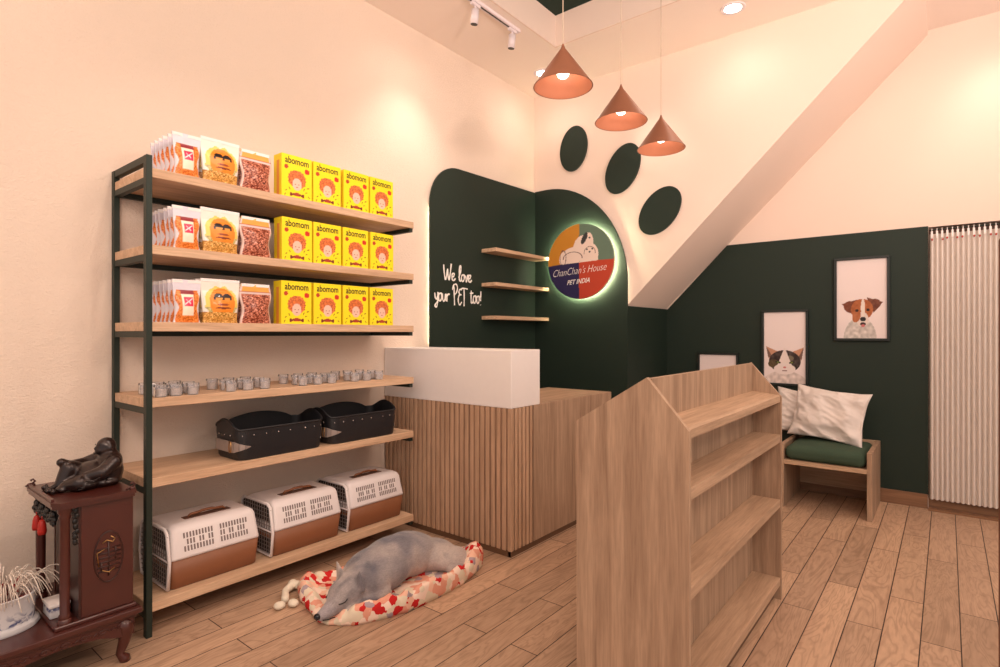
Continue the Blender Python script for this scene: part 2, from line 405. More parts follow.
# ---------------------------------------------------------------- wall handwriting
TXP=XA+.012+GT
def W(strokes,name,label,y0,y1,z0,z1,slope=0,r=.006):
    b=BM(); xs=[p[0] for s in strokes for p in s]; zs=[p[1] for s in strokes for p in s]
    sx=(y1-y0)/(max(xs)-min(xs)); sz=(z1-z0)/(max(zs)-min(zs))
    for s in strokes:
        P=smoothpath(s,5)
        n=len(P)
        tube(b,[(TXP+.003,y0+(p.x-min(xs))*sx,z0+(p.y-min(zs))*sz) for p in P],[r*(.75+.5*abs(math.sin(2.2*i/5))) for i in range(n)],6)
    for v in b.verts: v.co.x=TXP+.003+(v.co.x-TXP-.003)*.4
    tag(obj(name,b,'text_w'),label,'lettering')
G={
'W':([[(0,9),(.2,5),(.9,0),(1.6,3),(2.2,6.5),(2.3,3),(2.9,0),(3.6,4),(4.2,10)]],4.4),
'e':([[(0,2),(1,2.6),(1.3,4),(.6,4.4),(0,3),(.2,.6),(1,0),(2,1.4)]],1.9),
'l':([[(0,2),(1.2,6),(1.3,9),(.7,9.2),(.4,5),(.5,1),(1,0),(1.6,1)]],1.5),
'o':([[(1.2,4.2),(.3,3.6),(0,1.6),(.5,0),(1.4,.8),(1.7,3),(1.2,4.2),(2.1,3.6)]],2.0),
'v':([[(0,3.8),(.5,2.5),(.7,0),(1.3,1.6),(1.6,4.2),(2.2,3.8)]],1.9),
'y':([[(0,4.2),(.3,1.6),(1,1),(1.6,3),(1.8,4.6),(1.7,1),(1.2,-2.6),(.4,-3.2),(.2,-2.2),(1.4,-.4),(2.2,1)]],1.9),
'u':([[(0,4),(.1,1.2),(.7,0),(1.4,1.6),(1.7,4),(1.7,1),(2.2,.4)]],2.0),
'r':([[(0,4),(.3,2),(.3,0),(.5,2.8),(1.2,4),(1.8,3.8)]],1.9),
'P':([[(.6,8.4),(.7,4),(.9,-1.8)],[(-.3,6.4),(.4,9),(1.9,9.6),(2.6,7.6),(1.9,5),(.8,4)]],2.9),
'E':([[(2.1,6.8),(1,7),(.4,5.6),(1.1,4.2),(1.8,4.2),(.7,4),(0,2),(.2,-.4),(1,-1.4),(2,.2)]],2.0),
'T':([[(-.5,7.4),(1,7.8),(3.4,7.6)],[(1.3,7.8),(1.4,3),(1.3,-2)]],3.2),
't':([[(.6,7),(.5,3),(.6,.4),(1.2,0),(1.8,1)],[(-.2,5.4),(1.8,5.6)]],1.7),
'!':([[(.6,7),(.5,4),(.4,1.4)],[(.4,-.6),(.45,-.9)]],1.0),
' ':([],1.6)}
def line(s,lo=0):
    out=[];x=0
    for ch in s:
        st,w=G[ch]
        for q in st: out.append([(x+p[0],p[1]) for p in q])
        x+=w+.15
    return out
W(line('We love'),'wall_lettering','white handwritten words We love on the dark green arch',2.882,3.185,1.588,1.708,r=.0058)
W(line('your PET too!'),'wall_lettering','white handwritten words your PET too! below the upper line',2.792,3.292,1.388,1.562,r=.0055)

# ---------------------------------------------------------------- floating corner shelves
for z,lab in ((1.842,'top of three'),(1.578,'middle of three'),(1.322,'lowest of three')):
    b=BM(); box(b,TXP,-2.68,3.302,YB-.0245,z-.014,z+.014,.002)
    tag(obj('wall_shelf',b,'oakY'),'small oak shelf mounted in the dark green corner, '+lab,'shelf','floating shelves in the green corner')

# ---------------------------------------------------------------- round illuminated sign
sc_=(-2.345,3.975,1.79); SR=.307
sg=thing('round_sign','round four-coloured illuminated sign with white pets and lettering','sign',(sc_[0],YB-.04,sc_[2]-SR))
def sgn_col(u,v):
    x=(u-.5)*2; z=(v-.5)*2
    c=((206,140,48) if x<-.02 else (104,128,110)) if z>-.03+.03*x else ((44,40,84) if x<-.02 else (196,72,48))
    def E(cx,cz,rx,rz,t=0):
        dx=x-cx;dz=z-cz; a=dx*math.cos(t)+dz*math.sin(t); q=-dx*math.sin(t)+dz*math.cos(t)
        return (a/rx)**2+(q/rz)**2
    w=(244,222,208); k=(60,60,62)
    base=z>-.03+.03*x
    if base:
        if E(-.12,.16,.46,.24)<1 or E(-.42,.08,.22,.24)<1 or E(.34,.16,.22,.28)<1 or (abs(x-.0)<.55 and 0<z+.03<.2) : c=w
        if E(.02,.42,.2,.28,-.5)<1 or E(.28,.52,.13,.22,.1)<1: c=w
        if E(.14,.6,.07,.17,-.5)<1: c=k
        if E(.35,.62,.03,.06)<1: c=w
        for q,(cx,cz,rx,rz) in enumerate([(-.22,.1,.3,.17),(.3,.2,.17,.17)]):
            e=E(cx,cz,rx,rz)
            if .86<e<1.05 and z>cz-.02: c=(120,84,76)
        for cx,cz in ((.22,.3),(.38,.3),(.3,.23),(.3,.6)):
            if E(cx,cz,.028,.022)<1: c=k
        if .9<E(-.52,.12,.09,.2)<1.25: c=(120,84,76)
    return c
b=BM(); L=b.verts.layers.float_color.new('Col')
NR,NS=70,220; cen=b.verts.new((sc_[0],sc_[1],sc_[2])); cen[L]=lin((104,128,110)); prev=None
for i in range(1,NR+1):
    ring=[]
    for k in range(NS):
        t=2*PI*k/NS; r=i/NR; x=r*math.cos(t); z=r*math.sin(t)
        v=b.verts.new((sc_[0]+x*SR,sc_[1],sc_[2]+z*SR)); v[L]=lin(sgn_col(x/2+.5,z/2+.5)); ring.append(v)
    for k in range(NS):
        if prev: b.faces.new((prev[k],prev[(k+1)%NS],ring[(k+1)%NS],ring[k]))
        else: b.faces.new((cen,ring[(k+1)%NS],ring[k]))
    prev=ring
back=[]
for k in range(NS):
    v=b.verts.new(prev[k].co+Vector((0,.02,0))); v[L]=lin((230,226,214)); back.append(v)
for k in range(NS): b.faces.new((prev[k],prev[(k+1)%NS],back[(k+1)%NS],back[k]))
b.faces.new(back); bmesh.ops.recalc_face_normals(b,faces=b.faces[:])
obj('sign_face',b,'paint',sg)
b=BM()
tube(b,[(sc_[0]+(SR-.012)*math.cos(2*PI*k/64),YB-.0475,sc_[2]+(SR-.012)*math.sin(2*PI*k/64)) for k in range(65)],.006,8,False)
obj('light_ring',b,'led',sg)
b=BM(); lathe(b,[(.2,0),(.2,.015),(.2,.02)],(0,0,0),40)
bmesh.ops.rotate(b,verts=b.verts[:],cent=(0,0,0),matrix=Matrix.Rotation(-PI/2,3,'X'))
bmesh.ops.translate(b,verts=b.verts[:],vec=(sc_[0],YB-.065,sc_[2])); obj('mounting_plate',b,'black',sg)
tw=lambda cx,cz: (lambda x,y,z:(cx+x+.3*y,sc_[1]-.0015-z*.3,cz+y+.06*x))
text("ChanChan's House",.076,'text_w',sg,tw(sc_[0]-.005,sc_[2]-.075),scale=(.86,1.15),ext=.001,bold=-.0012)
text("PET INDIA",.055,'text_w',sg,tw(sc_[0]-.01,sc_[2]-.165),scale=(.85,1),bold=.0008,ext=.001)

# ---------------------------------------------------------------- framed animal prints
def ellf(x,z,cx,cz,rx,rz,t=0):
    dx=x-cx;dz=z-cz; a=dx*math.cos(t)+dz*math.sin(t); q=-dx*math.sin(t)+dz*math.cos(t)
    return (a/rx)**2+(q/rz)**2
def tri(x,z,a,b_,c_):
    def s(p,q,r): return (p[0]-r[0])*(q[1]-r[1])-(q[0]-r[0])*(p[1]-r[1])
    d1=s((x,z),a,b_);d2=s((x,z),b_,c_);d3=s((x,z),c_,a)
    return not((d1<0 or d2<0 or d3<0) and (d1>0 or d2>0 or d3>0))
def bgp(u,v): return (240,226,224)
def jit(c,u,v,s=24,a=14):
    n=noise.noise(Vector((u*s*.93+.31,v*s*1.37+.17,.43)))*a*1.3; return tuple(max(0,min(255,k+n)) for k in c)
def dogart(u,v):
    x=u; z=v*1.5   # aspect
    c=bgp(u,v)
    if ellf(x,z,.47,-.02,.33,.42)<1 or ellf(x,z,.5,.2,.2,.22)<1: c=jit((206,198,192),u,v,20,28)
    if tri(x,z,(.1,.66),(.42,.74),(.33,.44)) or ellf(x,z,.27,.6,.13,.11,-.3)<1: c=jit((120,62,38),u,v)
    if tri(x,z,(.92,.68),(.6,.78),(.74,.48)) or ellf(x,z,.75,.64,.13,.1,.3)<1: c=jit((112,60,40),u,v)
    if ellf(x,z,.51,.55,.22,.2)<1: c=jit((172,96,50),u,v)
    if ellf(x,z,.52,.36,.12,.14)<1: c=(226,212,204)
    if ellf(x,z,.53,.58,.042,.17)<1: c=(234,220,210)
    if ellf(x,z,.4,.42,.08,.12,-.3)<1: c=jit((178,104,60),u,v)
    if ellf(x,z,.41,.53,.035,.03)<1 or ellf(x,z,.63,.54,.035,.03)<1: c=(40,22,18)
    if ellf(x,z,.53,.365,.06,.045)<1: c=(28,24,28)
    if ellf(x,z,.53,.27,.06,.035)<1: c=(60,34,34)
    if ellf(x,z,.53,.24,.035,.03)<1: c=(200,110,110)
    return c
def catart(u,v):
    x=u; z=v*1.7; c=bgp(u,v)
    if ellf(x,z,.5,.0,.52,.3)<1: c=jit((222,206,200),u,v,16,26)
    if tri(x,z,(.05,.88),(.14,.5),(.42,.72)): c=(198,146,118)
    if tri(x,z,(.95,.86),(.86,.48),(.6,.72)): c=(204,150,120)
    if tri(x,z,(.05,.88),(.1,.6),(.2,.64)) or tri(x,z,(.95,.86),(.9,.56),(.82,.62)): c=(120,90,80)
    if ellf(x,z,.5,.52,.38,.27)<1: c=jit((62,48,46),u,v,14,40)
    if ellf(x,z,.24,.46,.14,.1)<1: c=jit((88,70,44),u,v)
    if ellf(x,z,.62,.6,.1,.06)<1: c=(122,110,90)
    if tri(x,z,(.5,.86),(.3,.36),(.7,.36)): c=(236,222,216)
    if ellf(x,z,.5,.34,.26,.13)<1: c=(236,222,218)
    if ellf(x,z,.34,.5,.07,.028,-.25)<1 or ellf(x,z,.67,.5,.07,.028,.25)<1: c=(36,34,24)
    if ellf(x,z,.34,.5,.03,.02)<1 or ellf(x,z,.67,.5,.03,.02)<1: c=(120,130,60)
    if ellf(x,z,.5,.38,.04,.022)<1: c=(206,130,126)
    if ellf(x,z,.5,.3,.06,.014)<1: c=(130,90,90)
    return c
def picture(x0,x1,z0,z1,art,label):
    yb=YC-.012
    t=thing('framed_print',label,'picture',((x0+x1)/2,yb,z0))
    b=BM(); w=.018; d=.03
    box(b,x0-w,x1+w,yb-d,yb,z0-w,z0,.002); box(b,x0-w,x1+w,yb-d,yb,z1,z1+w,.002)
    box(b,x0-w,x0,yb-d,yb,z0,z1,.002); box(b,x1,x1+w,yb-d,yb,z0,z1,.002); obj('picture_frame',b,'frame',t)
    b=colored(None,96,150,lambda u,v:(x0+u*(x1-x0),yb-.012,z0+v*(z1-z0)),art)
    obj('print',b,'paint',t)
picture(-.640,-.332,1.165,1.738,dogart,'framed portrait of a brown and white dog, upper right on green wall')
picture(-1.143,-.845,.81,1.368,catart,'framed print of a cat face above the bench pillows')
picture(-1.655,-1.355,.44,1.022,lambda u,v:bgp(u,v),'framed blank white print, its top showing over the display rack')
# ---------------------------------------------------------------- reception counter
ct=thing('reception_counter','oak reception counter with slatted front and white box on its corner','counter',(-2.3,2.9,0))
CX1=-1.81; CY0=2.36
b=BM(); n=27; p=.0385
x=CX1
k=0
while x-.024>XA+.01 and k<40:
    x0=x-.026; box(b,max(x0,XA+.003),x,CY0,CY0+.012,.035,.797,.0015); x-=p; k+=1
y=CY0
for k in range(6):
    box(b,CX1-.012,CX1,y+(.012 if k==0 else 0),y+.022,.035,.797,.0015); y+=.0345
obj('slat_cladding',b,'slat',ct)
b=BM(); box(b,XA+.002,CX1-.011,CY0+.011,CY0+.03,.035,.797); box(b,CX1-.03,CX1-.011,CY0+.012,CY0+.21,.035,.797); obj('backing_board',b,'slatback',ct)
b=BM(); box(b,CX1-.03,CX1,2.566,3.493,.035,.798,.001); box(b,-2.33,-2.30,2.9,3.493,.0,.775); box(b,-2.30,CX1-.03,3.463,3.493,.0,.775); obj('side_panel',b,'oakZ',ct)
b=BM(); prism(b,[(XA+.045,2.629),(-2.33,2.629),(CX1-.031,2.629),(CX1-.031,3.4925),(-2.33,3.4925),(-2.33,2.9),(XA+.045,2.9)],'Z',.775,.7979); obj('desk_top',b,'deskY',ct)
b=BM(); box(b,XA+.002,CX1-.014,CY0+.012,CY0+.03,0,.035); box(b,CX1-.03,CX1-.012,CY0+.012,3.48,0,.035); obj('kick_board',b,'kick',ct)
b=BM(); box(b,XA+.002,CX1,CY0,2.628,.798,1.110,.003); obj('white_transaction_box',b,'white',ct)

# ---------------------------------------------------------------- shelf unit
su=thing('shelving_unit','tall shelving unit with dark green steel frame and six oak shelves','shelving unit',(-2.6,1.5,0))
LV=[1.856,1.552,1.246,.943,.626,.134]
SY0,SY1,SXF,SXB=.866,2.257,-2.456,-2.846
for z in LV:
    b=BM(); box(b,SXB,SXF,SY0-.016,SY1,z-.037,z,.0015); obj('shelf_board',b,'oakY',su)
for z in LV:
    zt=z-.037
    b=BM(); box(b,SXB,SXB+.025,SY0,SY1-.002,zt-.022,zt); 
    box(b,SXB+.025,SXF-.008,SY1-.027,SY1-.002,zt-.022,zt)
    obj('support_rail',b,'steel',su)
for (x0,nm) in ((SXF-.028,'front'),(SXB+.0,'back')):
    b=BM(); box(b,x0,x0+.03,SY0-.020,SY0+.002,0,1.905,.001); obj('post',b,'steel',su)
for z in [1.905+.034]+LV:
    b=BM(); box(b,SXB+.03,SXF-.025,SY0-.018,SY0+.006,z-.062,z-.0372 if z<1.9 else 1.905); obj('side_bar',b,'steel',su)

# ---------------------------------------------------------------- products: snack boxes
def boxart(u,v):
    x=u; z=v*1.38; c=(250,226,28)
    n=noise.noise(Vector((x*16,z*16,3)))
    hr=math.hypot(x-.5,(z-.62)*.98)
    if hr<.30+.03*n: c=(226,124,62) if math.sin(40*hr+6*n+4*math.atan2(z-.62,x-.5))>-.3 else (186,88,46)
    if ellf(x,z,.5,.46,.155,.2)<1: c=(240,196,176)
    if ellf(x,z,.44,.46,.03,.015)<1 or ellf(x,z,.56,.46,.03,.015)<1: c=(120,70,50)
    if ellf(x,z,.5,.37,.03,.02)<1: c=(150,60,40)
    if ellf(x,z,.5,.13,.14,.06)<1: c=(170,60,40)
    if tri(x,z,(.27,.18),(.27,.05),(.45,.12)) or tri(x,z,(.73,.18),(.73,.05),(.55,.12)): c=(120,40,30)
    if ellf(x,z,.14,.98,.07,.07)<1: c=(186,62,34)
    if ellf(x,z,.84,.94,.085,.085)<1: c=(206,44,30)
    for (cx,cz,t) in ((.14,.22,.6),(.25,.3,2),(.82,.25,.3),(.73,.33,1.2),(.9,.12,2.3),(.1,.08,1.),(.87,.4,.4)):
        if ellf(x,z,cx,cz,.05,.016,t)<1: c=(140,120,20)
    return c
BW,BH,BD=.162,.208,.072
pb=thing('snack_box','','snack box',(-2.475-BD/2,1.49,LV[0]),'yellow snack boxes on the shelves')
b=BM(); box(b,-2.475-BD,-2.4755,1.49-BW/2,1.49+BW/2,LV[0],LV[0]+BH,.0012)
yel=plain('yellow_carton',(250,222,30),.5,var=.02); obj('carton',b,yel,pb)
b=colored(None,44,60,lambda u,v:(-2.475,1.49-BW/2+.001+u*(BW-.002),LV[0]+.001+v*(BH-.002)),boxart)
obj('printed_front',b,'paint',pb)
b=BM(); box(b,-2.475-BD*.62,-2.475-BD*.30,1.49-BW/2-.0006,1.49-BW/2,LV[0]+.002,LV[0]+BH-.03); obj('orange_side_stripe',b,plain('orange_print',(232,150,60),.5,var=.02),pb)
text('abomom',.046,'text_k',pb,lambda x,y,z:(-2.474+z*.3,1.49+x,LV[0]+BH*.865+y),scale=(.78,1.),ext=.0005,bold=.0006)
BY=[1.512,1.684,1.861,2.037]; nm=['leftmost','second from the left','third from the left','rightmost']
rows=['top shelf','second shelf','third shelf']
first=True
for r in range(3):
    for k in range(4):
        L_='yellow snack box with red-haired face, %s of four on the %s'%(nm[k],rows[r])
        yj=BY[k]+R.uniform(-.003,.003)
        if first: pb['label']=L_; pb.location=(-2.475-BD/2,yj,LV[0]); first=False
        else: dup(pb,(-2.475-BD/2,yj,LV[r]),L_)

# ---------------------------------------------------------------- products: bags
def mkbag(w,h,d,wprof,art,label,group,name,nu=40,nv=60,topflat=.2):
    t=thing(name,label,'snack bag',(-2.47,1.0,LV[0]),group)
    def P(u,v,sgn):
        ww=w/2*wprof(v); y=(u-.5)*2*ww
        prof=math.sin(PI*min(1,(v+.08)/(1-topflat)))**.7 if (v+.08)/(1-topflat)<1 else .02
        if v<.1: prof=max(prof,.55)
        th=d/2*prof*(1-abs((u-.5)*2)**2.6)+.0012
        th+=.0025*noise.noise(Vector((u*5,v*6,w*30)))*(1-abs((u-.5)*2))
        return Vector((-2.47+sgn*max(th,.001),1.0+y,LV[0]+.001+v*h))
    b=BM(); Lc=b.verts.layers.float_color.new('Col')
    for sgn in (1,-1):
        g=[[None]*(nv+1) for _ in range(nu+1)]
        for i in range(nu+1):
            for j in range(nv+1):
                q=b.verts.new(P(i/nu,j/nv,sgn)); q[Lc]=lin(art(i/nu if sgn>0 else 1-i/nu,j/nv)); g[i][j]=q
        for i in range(nu):
            for j in range(nv):
                f=(g[i][j],g[i+1][j],g[i+1][j+1],g[i][j+1]); b.faces.new(f if sgn>0 else f[::-1])
    # close the rim
    be=[e for e in b.edges if len(e.link_faces)==1]
    bmesh.ops.remove_doubles(b,verts=list({v for e in be for v in e.verts}),dist=.0026)
    obj('pouch',b,'print_gloss',t,smooth=True)
    b=BM(); z1=LV[0]+h; 
    box(b,-2.47-.0018,-2.47+.0026,1.0-w/2*wprof(1)+.002,1.0+w/2*wprof(1)-.002,z1-.012,z1+.0015,.0005); obj('top_seal',b,'white',t)
    return t
def art1(u,v):
    x=u; z=v*1.5; c=(226,220,228)
    if v<.76 and abs(x-.5)<.42+.05*math.sin(v*14): c=jit((228,128,50),u,v,30,60)
    if .16<v<.68 and .27<x<.72: c=(250,236,214)
    if .66<v<.76 and .25<x<.74: c=(150,50,58)
    if .38<v<.60 and .34<x<.68: c=(226,40,84)
    if abs((z-.73)-(x-.5)*.7)<.02 and .36<x<.66: c=(250,230,236)
    if abs((z-.73)+(x-.5)*.9)<.018 and .4<x<.6: c=(250,230,236)
    if v>.76: c=(226,222,234)
    return c
def art2(u,v):
    x=u; z=v*1.25; c=(240,236,226)
    n=noise.noise(Vector((u*9,v*9,1)))
    if ellf(x,z,.5,.55,.44,.5)<1+.2*n and v<.86: c=(240,214,110) if v>.35 else jit((196,184,120),u,v,40,50)
    if ellf(x,z,.52,.56,.34,.44)<1: c=(236,140,40)
    if v<.24: c=jit((206,150,70),u,v,40,90)
    for cx in (.42,.64):
        e=ellf(x,z,cx,.70,.125,.15)
        if e<1 and z>.66: c=(36,24,28)
        if e<.42 and z<.72: c=(226,150,60)
    if ellf(x,z,.53,.52,.16,.03)<1: c=(150,70,30)
    if ellf(x,z,.53,.42,.22,.025)<1: c=(120,50,20)
    return c
def art3(u,v):
    x=u; c=jit((160,84,58),u,v,30,120)
    if abs(x-.5)>.44: c=(226,196,186)
    if v>.74: c=(224,200,196)
    if v>.80 and abs(x-.5)<.44: c=(232,170,80)
    if v>.92: c=(240,190,110)
    if abs(v-.80)<.012: c=(180,90,40)
    return c
wp1=lambda v:.86+.14*v**2-.06*math.sin(PI*min(1,v*1.5))+(.07*max(0,1-v/.12) if v<.12 else 0)
wp2=lambda v:.84+.16*min(1,v*1.3)+(.05*max(0,1-v/.1) if v<.1 else 0)
wp3=lambda v:.88+.07*math.cos(v*9)+.05*v
bagA=mkbag(.118,.178,.042,wp1,art1,'x','clear snack bags with pink label','snack_bag')
bagB=mkbag(.172,.190,.046,wp2,art2,'x','white snack bags with orange face','snack_bag')
bagC=mkbag(.158,.180,.046,wp3,art3,'x','nut bags with orange header','snack_bag')
ordn=['frontmost','second back','third back','fourth back','fifth back','sixth back']
for proto,yy,cnt,desc,pitch in ((bagA,1.011,6,'white snack bag with pink label',.046),(bagB,1.150,3,'white pouch printed with an orange face',.052),(bagC,1.310,3,'clear bag of brown nuts with orange header',.052)):
    fst=True
    for r in range(3):
        for k in range(cnt):
            lab='%s, %s in stack, %s'%(desc,ordn[k],rows[r])
            loc=(-2.492-k*pitch,yy+R.uniform(-.002,.002)*(k>0),LV[r])
            if fst: proto.location=loc; proto['label']=lab; fst=False
            else: dup(proto,loc,lab)

# ---------------------------------------------------------------- glass jars
def mkjar():
    t=thing('glass_jar','x','jar',(0,0,0),'small glass jars on the fourth shelf')
    b=BM(); r=.025
    lathe(b,[(0,.003),(r*.9,.003),(r*.9,.04),(r,.04),(r,.0),(0,0)],(0,0,0),20); obj('jar_body',b,'glass',t,smooth=True,auto=40)
    b=BM(); lathe(b,[(0,.0402),(r,.0402),(r,.047),(r*.95,.049),(0,.049)],(0,0,0),20); obj('jar_lid',b,'glass',t,smooth=True,auto=40)
    b=BM(); lathe(b,[(0,.0035),(r*.75,.0035),(r*.75,.03),(0,.031)],(0,0,0),14); obj('jar_contents',b,plain('jar_cream',(214,190,170),.6),t,smooth=True,auto=40)
    return t
def Yx(px,X):   # shelf position of a jar column
    a=(px-500)/559.; s_,c_=math.sin(math.radians(38.65)),math.cos(math.radians(38.65))
    rx=-s_+c_*a; ry=c_+s_*a; return ry*X/rx
jar=mkjar(); fst=True
grp=[(159,179,196),(234,251,268),(306,321,335),(358,370,382)]
gn=['left post','second group','third group','right end']
for g,cols in enumerate(grp):
    for k,px in enumerate(cols):
        for row,X in enumerate((-2.49,-2.565,-2.65)):
            y=Yx(px,-2.46)+(0,.012,-.01)[row]; 
            if g==0 and k==0: y=max(y,.91)
            where=['jar group nearest the post','second jar group from left','third jar group from left','jar group nearest the counter'][g]
            lab='clear glass jar, %s in the %s row of the %s'%(['left','centre','right'][k],['front','middle','rear'][row],where)
            if fst: jar.location=(X,y,LV[3]); jar['label']=lab; fst=False
            else: dup(jar,(X,y,LV[3]),lab)
b=BM(); box(b,-.016,.016,-.012,.012,0,.052,.002); wj=obj('small_carton',b,'white'); wj.location=(-2.56,.90,LV[3])
tag(wj,'small white carton standing behind the front steel post','carton')

# ---------------------------------------------------------------- black leather baskets
def mkbasket():
    t=thing('storage_basket','x','basket',(-2.55,1.395,LV[4]),'black leather storage baskets')
    cx,cy,z0=-2.55,1.395,LV[4]; hx,hy=.12,.224; rc=.045; hh=.138
    def outline(n=96,ins=0,sc=1):
        out=[]
        a=hx*sc-ins; c_=hy*sc-ins; r=max(rc-ins,.01)
        segs=[]
        for q,(sx,sy) in enumerate(((1,1),(-1,1),(-1,-1),(1,-1))):
            for k in range(9):
                th=q*PI/2+k*PI/2/8; segs.append((sx*(a-r)+r*math.cos(th),sy*(c_-r)+r*math.sin(th)))
        # densify
        for i in range(len(segs)):
            p=Vector(segs[i]); q=Vector(segs[(i+1)%len(segs)]); m=max(1,int((q-p).length/.015))
            for k in range(m): out.append(p.lerp(q,k/m))
        return out
    def rim(x,y):
        e=0
        if abs(y)>hy-.05: e=max(e,.042*max(0,math.cos(min(1,abs(x)/.105)*PI/2)))
        if x<-hx+.05: e=max(e,.04*max(0,math.cos(min(1,abs(y)/.17)*PI/2))**.6)
        return hh+e
    def wall(b,ins,flip):
        lv=[]
        for f,sc in ((0,.93),(.06,.955),(.4,.98),(.75,1),(1,1.0)):
            o_=outline(ins=ins,sc=sc); lv.append([b.verts.new((cx+p.x,cy+p.y,z0+.001+(ins if f==0 else 0)+f*(rim(p.x,p.y)))) for p in o_])
        n=min(len(l) for l in lv); return lv
    b=BM()
    def loops(ins):
        base=outline(ins=ins,sc=1.); out=[]
        for f,sc in ((0,.94),(.06,.96),(.4,.98),(.75,1),(1,1.)):
            out.append([b.verts.new((cx+p.x*sc,cy+p.y*sc,z0+.001+(.004 if ins and f==0 else 0)+f*rim(p.x,p.y))) for p in base])
        return out
    O=loops(0); 
    def join(a,c,flip=False):
        n=len(a)
        for i in range(n):
            f=(a[i],a[(i+1)%n],c[(i+1)%n],c[i]); b.faces.new(f[::-1] if flip else f)
    for a,c in zip(O,O[1:]): join(a,c)
    # inner skin with the same count
    I=[[b.verts.new(Vector((cx+(v.co.x-cx)*.965,cy+(v.co.y-cy)*.975,v.co.z+(.004 if k==0 else 0)))) for v in l] for k,l in enumerate(O)]
    for a,c in zip(I,I[1:]): join(a,c,True)
    join(O[-1],I[-1]); b.faces.new(O[0][::-1]); b.faces.new(I[0])
    bmesh.ops.recalc_face_normals(b,faces=b.faces[:])
    obj('basket_body',b,'leather',t,smooth=True,auto=50)
    # rolled rim
    b=BM(); tube(b,[v for v in [(cx+p.x,cy+p.y,z0+.001+rim(p.x,p.y)) for p in outline()+[outline()[0]]]],.005,6,False); obj('rim',b,'leather',t,smooth=True)
    rv=[(.121,y,.112) for y in (-.15,-.09,-.03,.03,.11,.16)]+[(x,-.2255,.112) for x in (.055,.0,-.05)]+[(.112,-.198,.112),(.102,-.186,.012),(.06,-.199,.01),(.01,-.199,.01),(.113,.20,.112),(.113,.20,.05)]
    for x,y,z in rv:
        b=BM(); ell(b,(cx+x,cy+y,z0+z),.0045,sub=1); obj('rivet',b,'rivet',t,smooth=True)
    b=BM(); pts=[]
    for k in range(15):
        s=k/14; 
        if s<.75: pts.append((cx-.08+s/.75*.155,cy-hy*.985-.005))
        else:
            a=(s-.75)/.25*PI*.6; pts.append((cx+.075+.046*math.sin(a),cy-hy*.985+.042-.046*math.cos(a)))
    for (p,q),(i) in zip(zip(pts,pts[1:]),range(14)):
        hw=lambda i:.025 if i<11 else .025*(14-i)/3*.9+.001
        a0=hw(i);a1=hw(i+1)
        n_=Vector((q[1]-p[1],-(q[0]-p[0]),0)).normalized()*.004
        vs=[]
        for o_ in (Vector((0,0,0)),n_):
            vs+= [b.verts.new(Vector((p[0],p[1],z0+.062-a0))+o_),b.verts.new(Vector((q[0],q[1],z0+.062-a1))+o_),b.verts.new(Vector((q[0],q[1],z0+.062+a1))+o_),b.verts.new(Vector((p[0],p[1],z0+.062+a0))+o_)]
        for f in ((0,1,2,3),(7,6,5,4),(0,4,5,1),(3,2,6,7),(0,3,7,4),(1,5,6,2)): b.faces.new([vs[m] for m in f])
    bmesh.ops.recalc_face_normals(b,faces=b.faces[:])
    st=obj('strap',b,'strap',t)
    b=BM(); bx=cx+.055; by=cy-hy*.985-.010
    tube(b,[(bx,by,z0+.036),(bx+.014,by,z0+.040),(bx+.014,by,z0+.084),(bx,by,z0+.088),(bx-.004,by,z0+.062),(bx,by,z0+.036)],.0025,6); obj('buckle',b,'brass',st,smooth=True)
    return t
bk=mkbasket(); bk['label']='black leather basket with pewter strap, left of the pair on the fifth shelf'
bk.location=(-2.585,1.438,LV[4])
dup(bk,(-2.585,1.921,LV[4]),'black leather basket, right of the pair, nearest the counter')

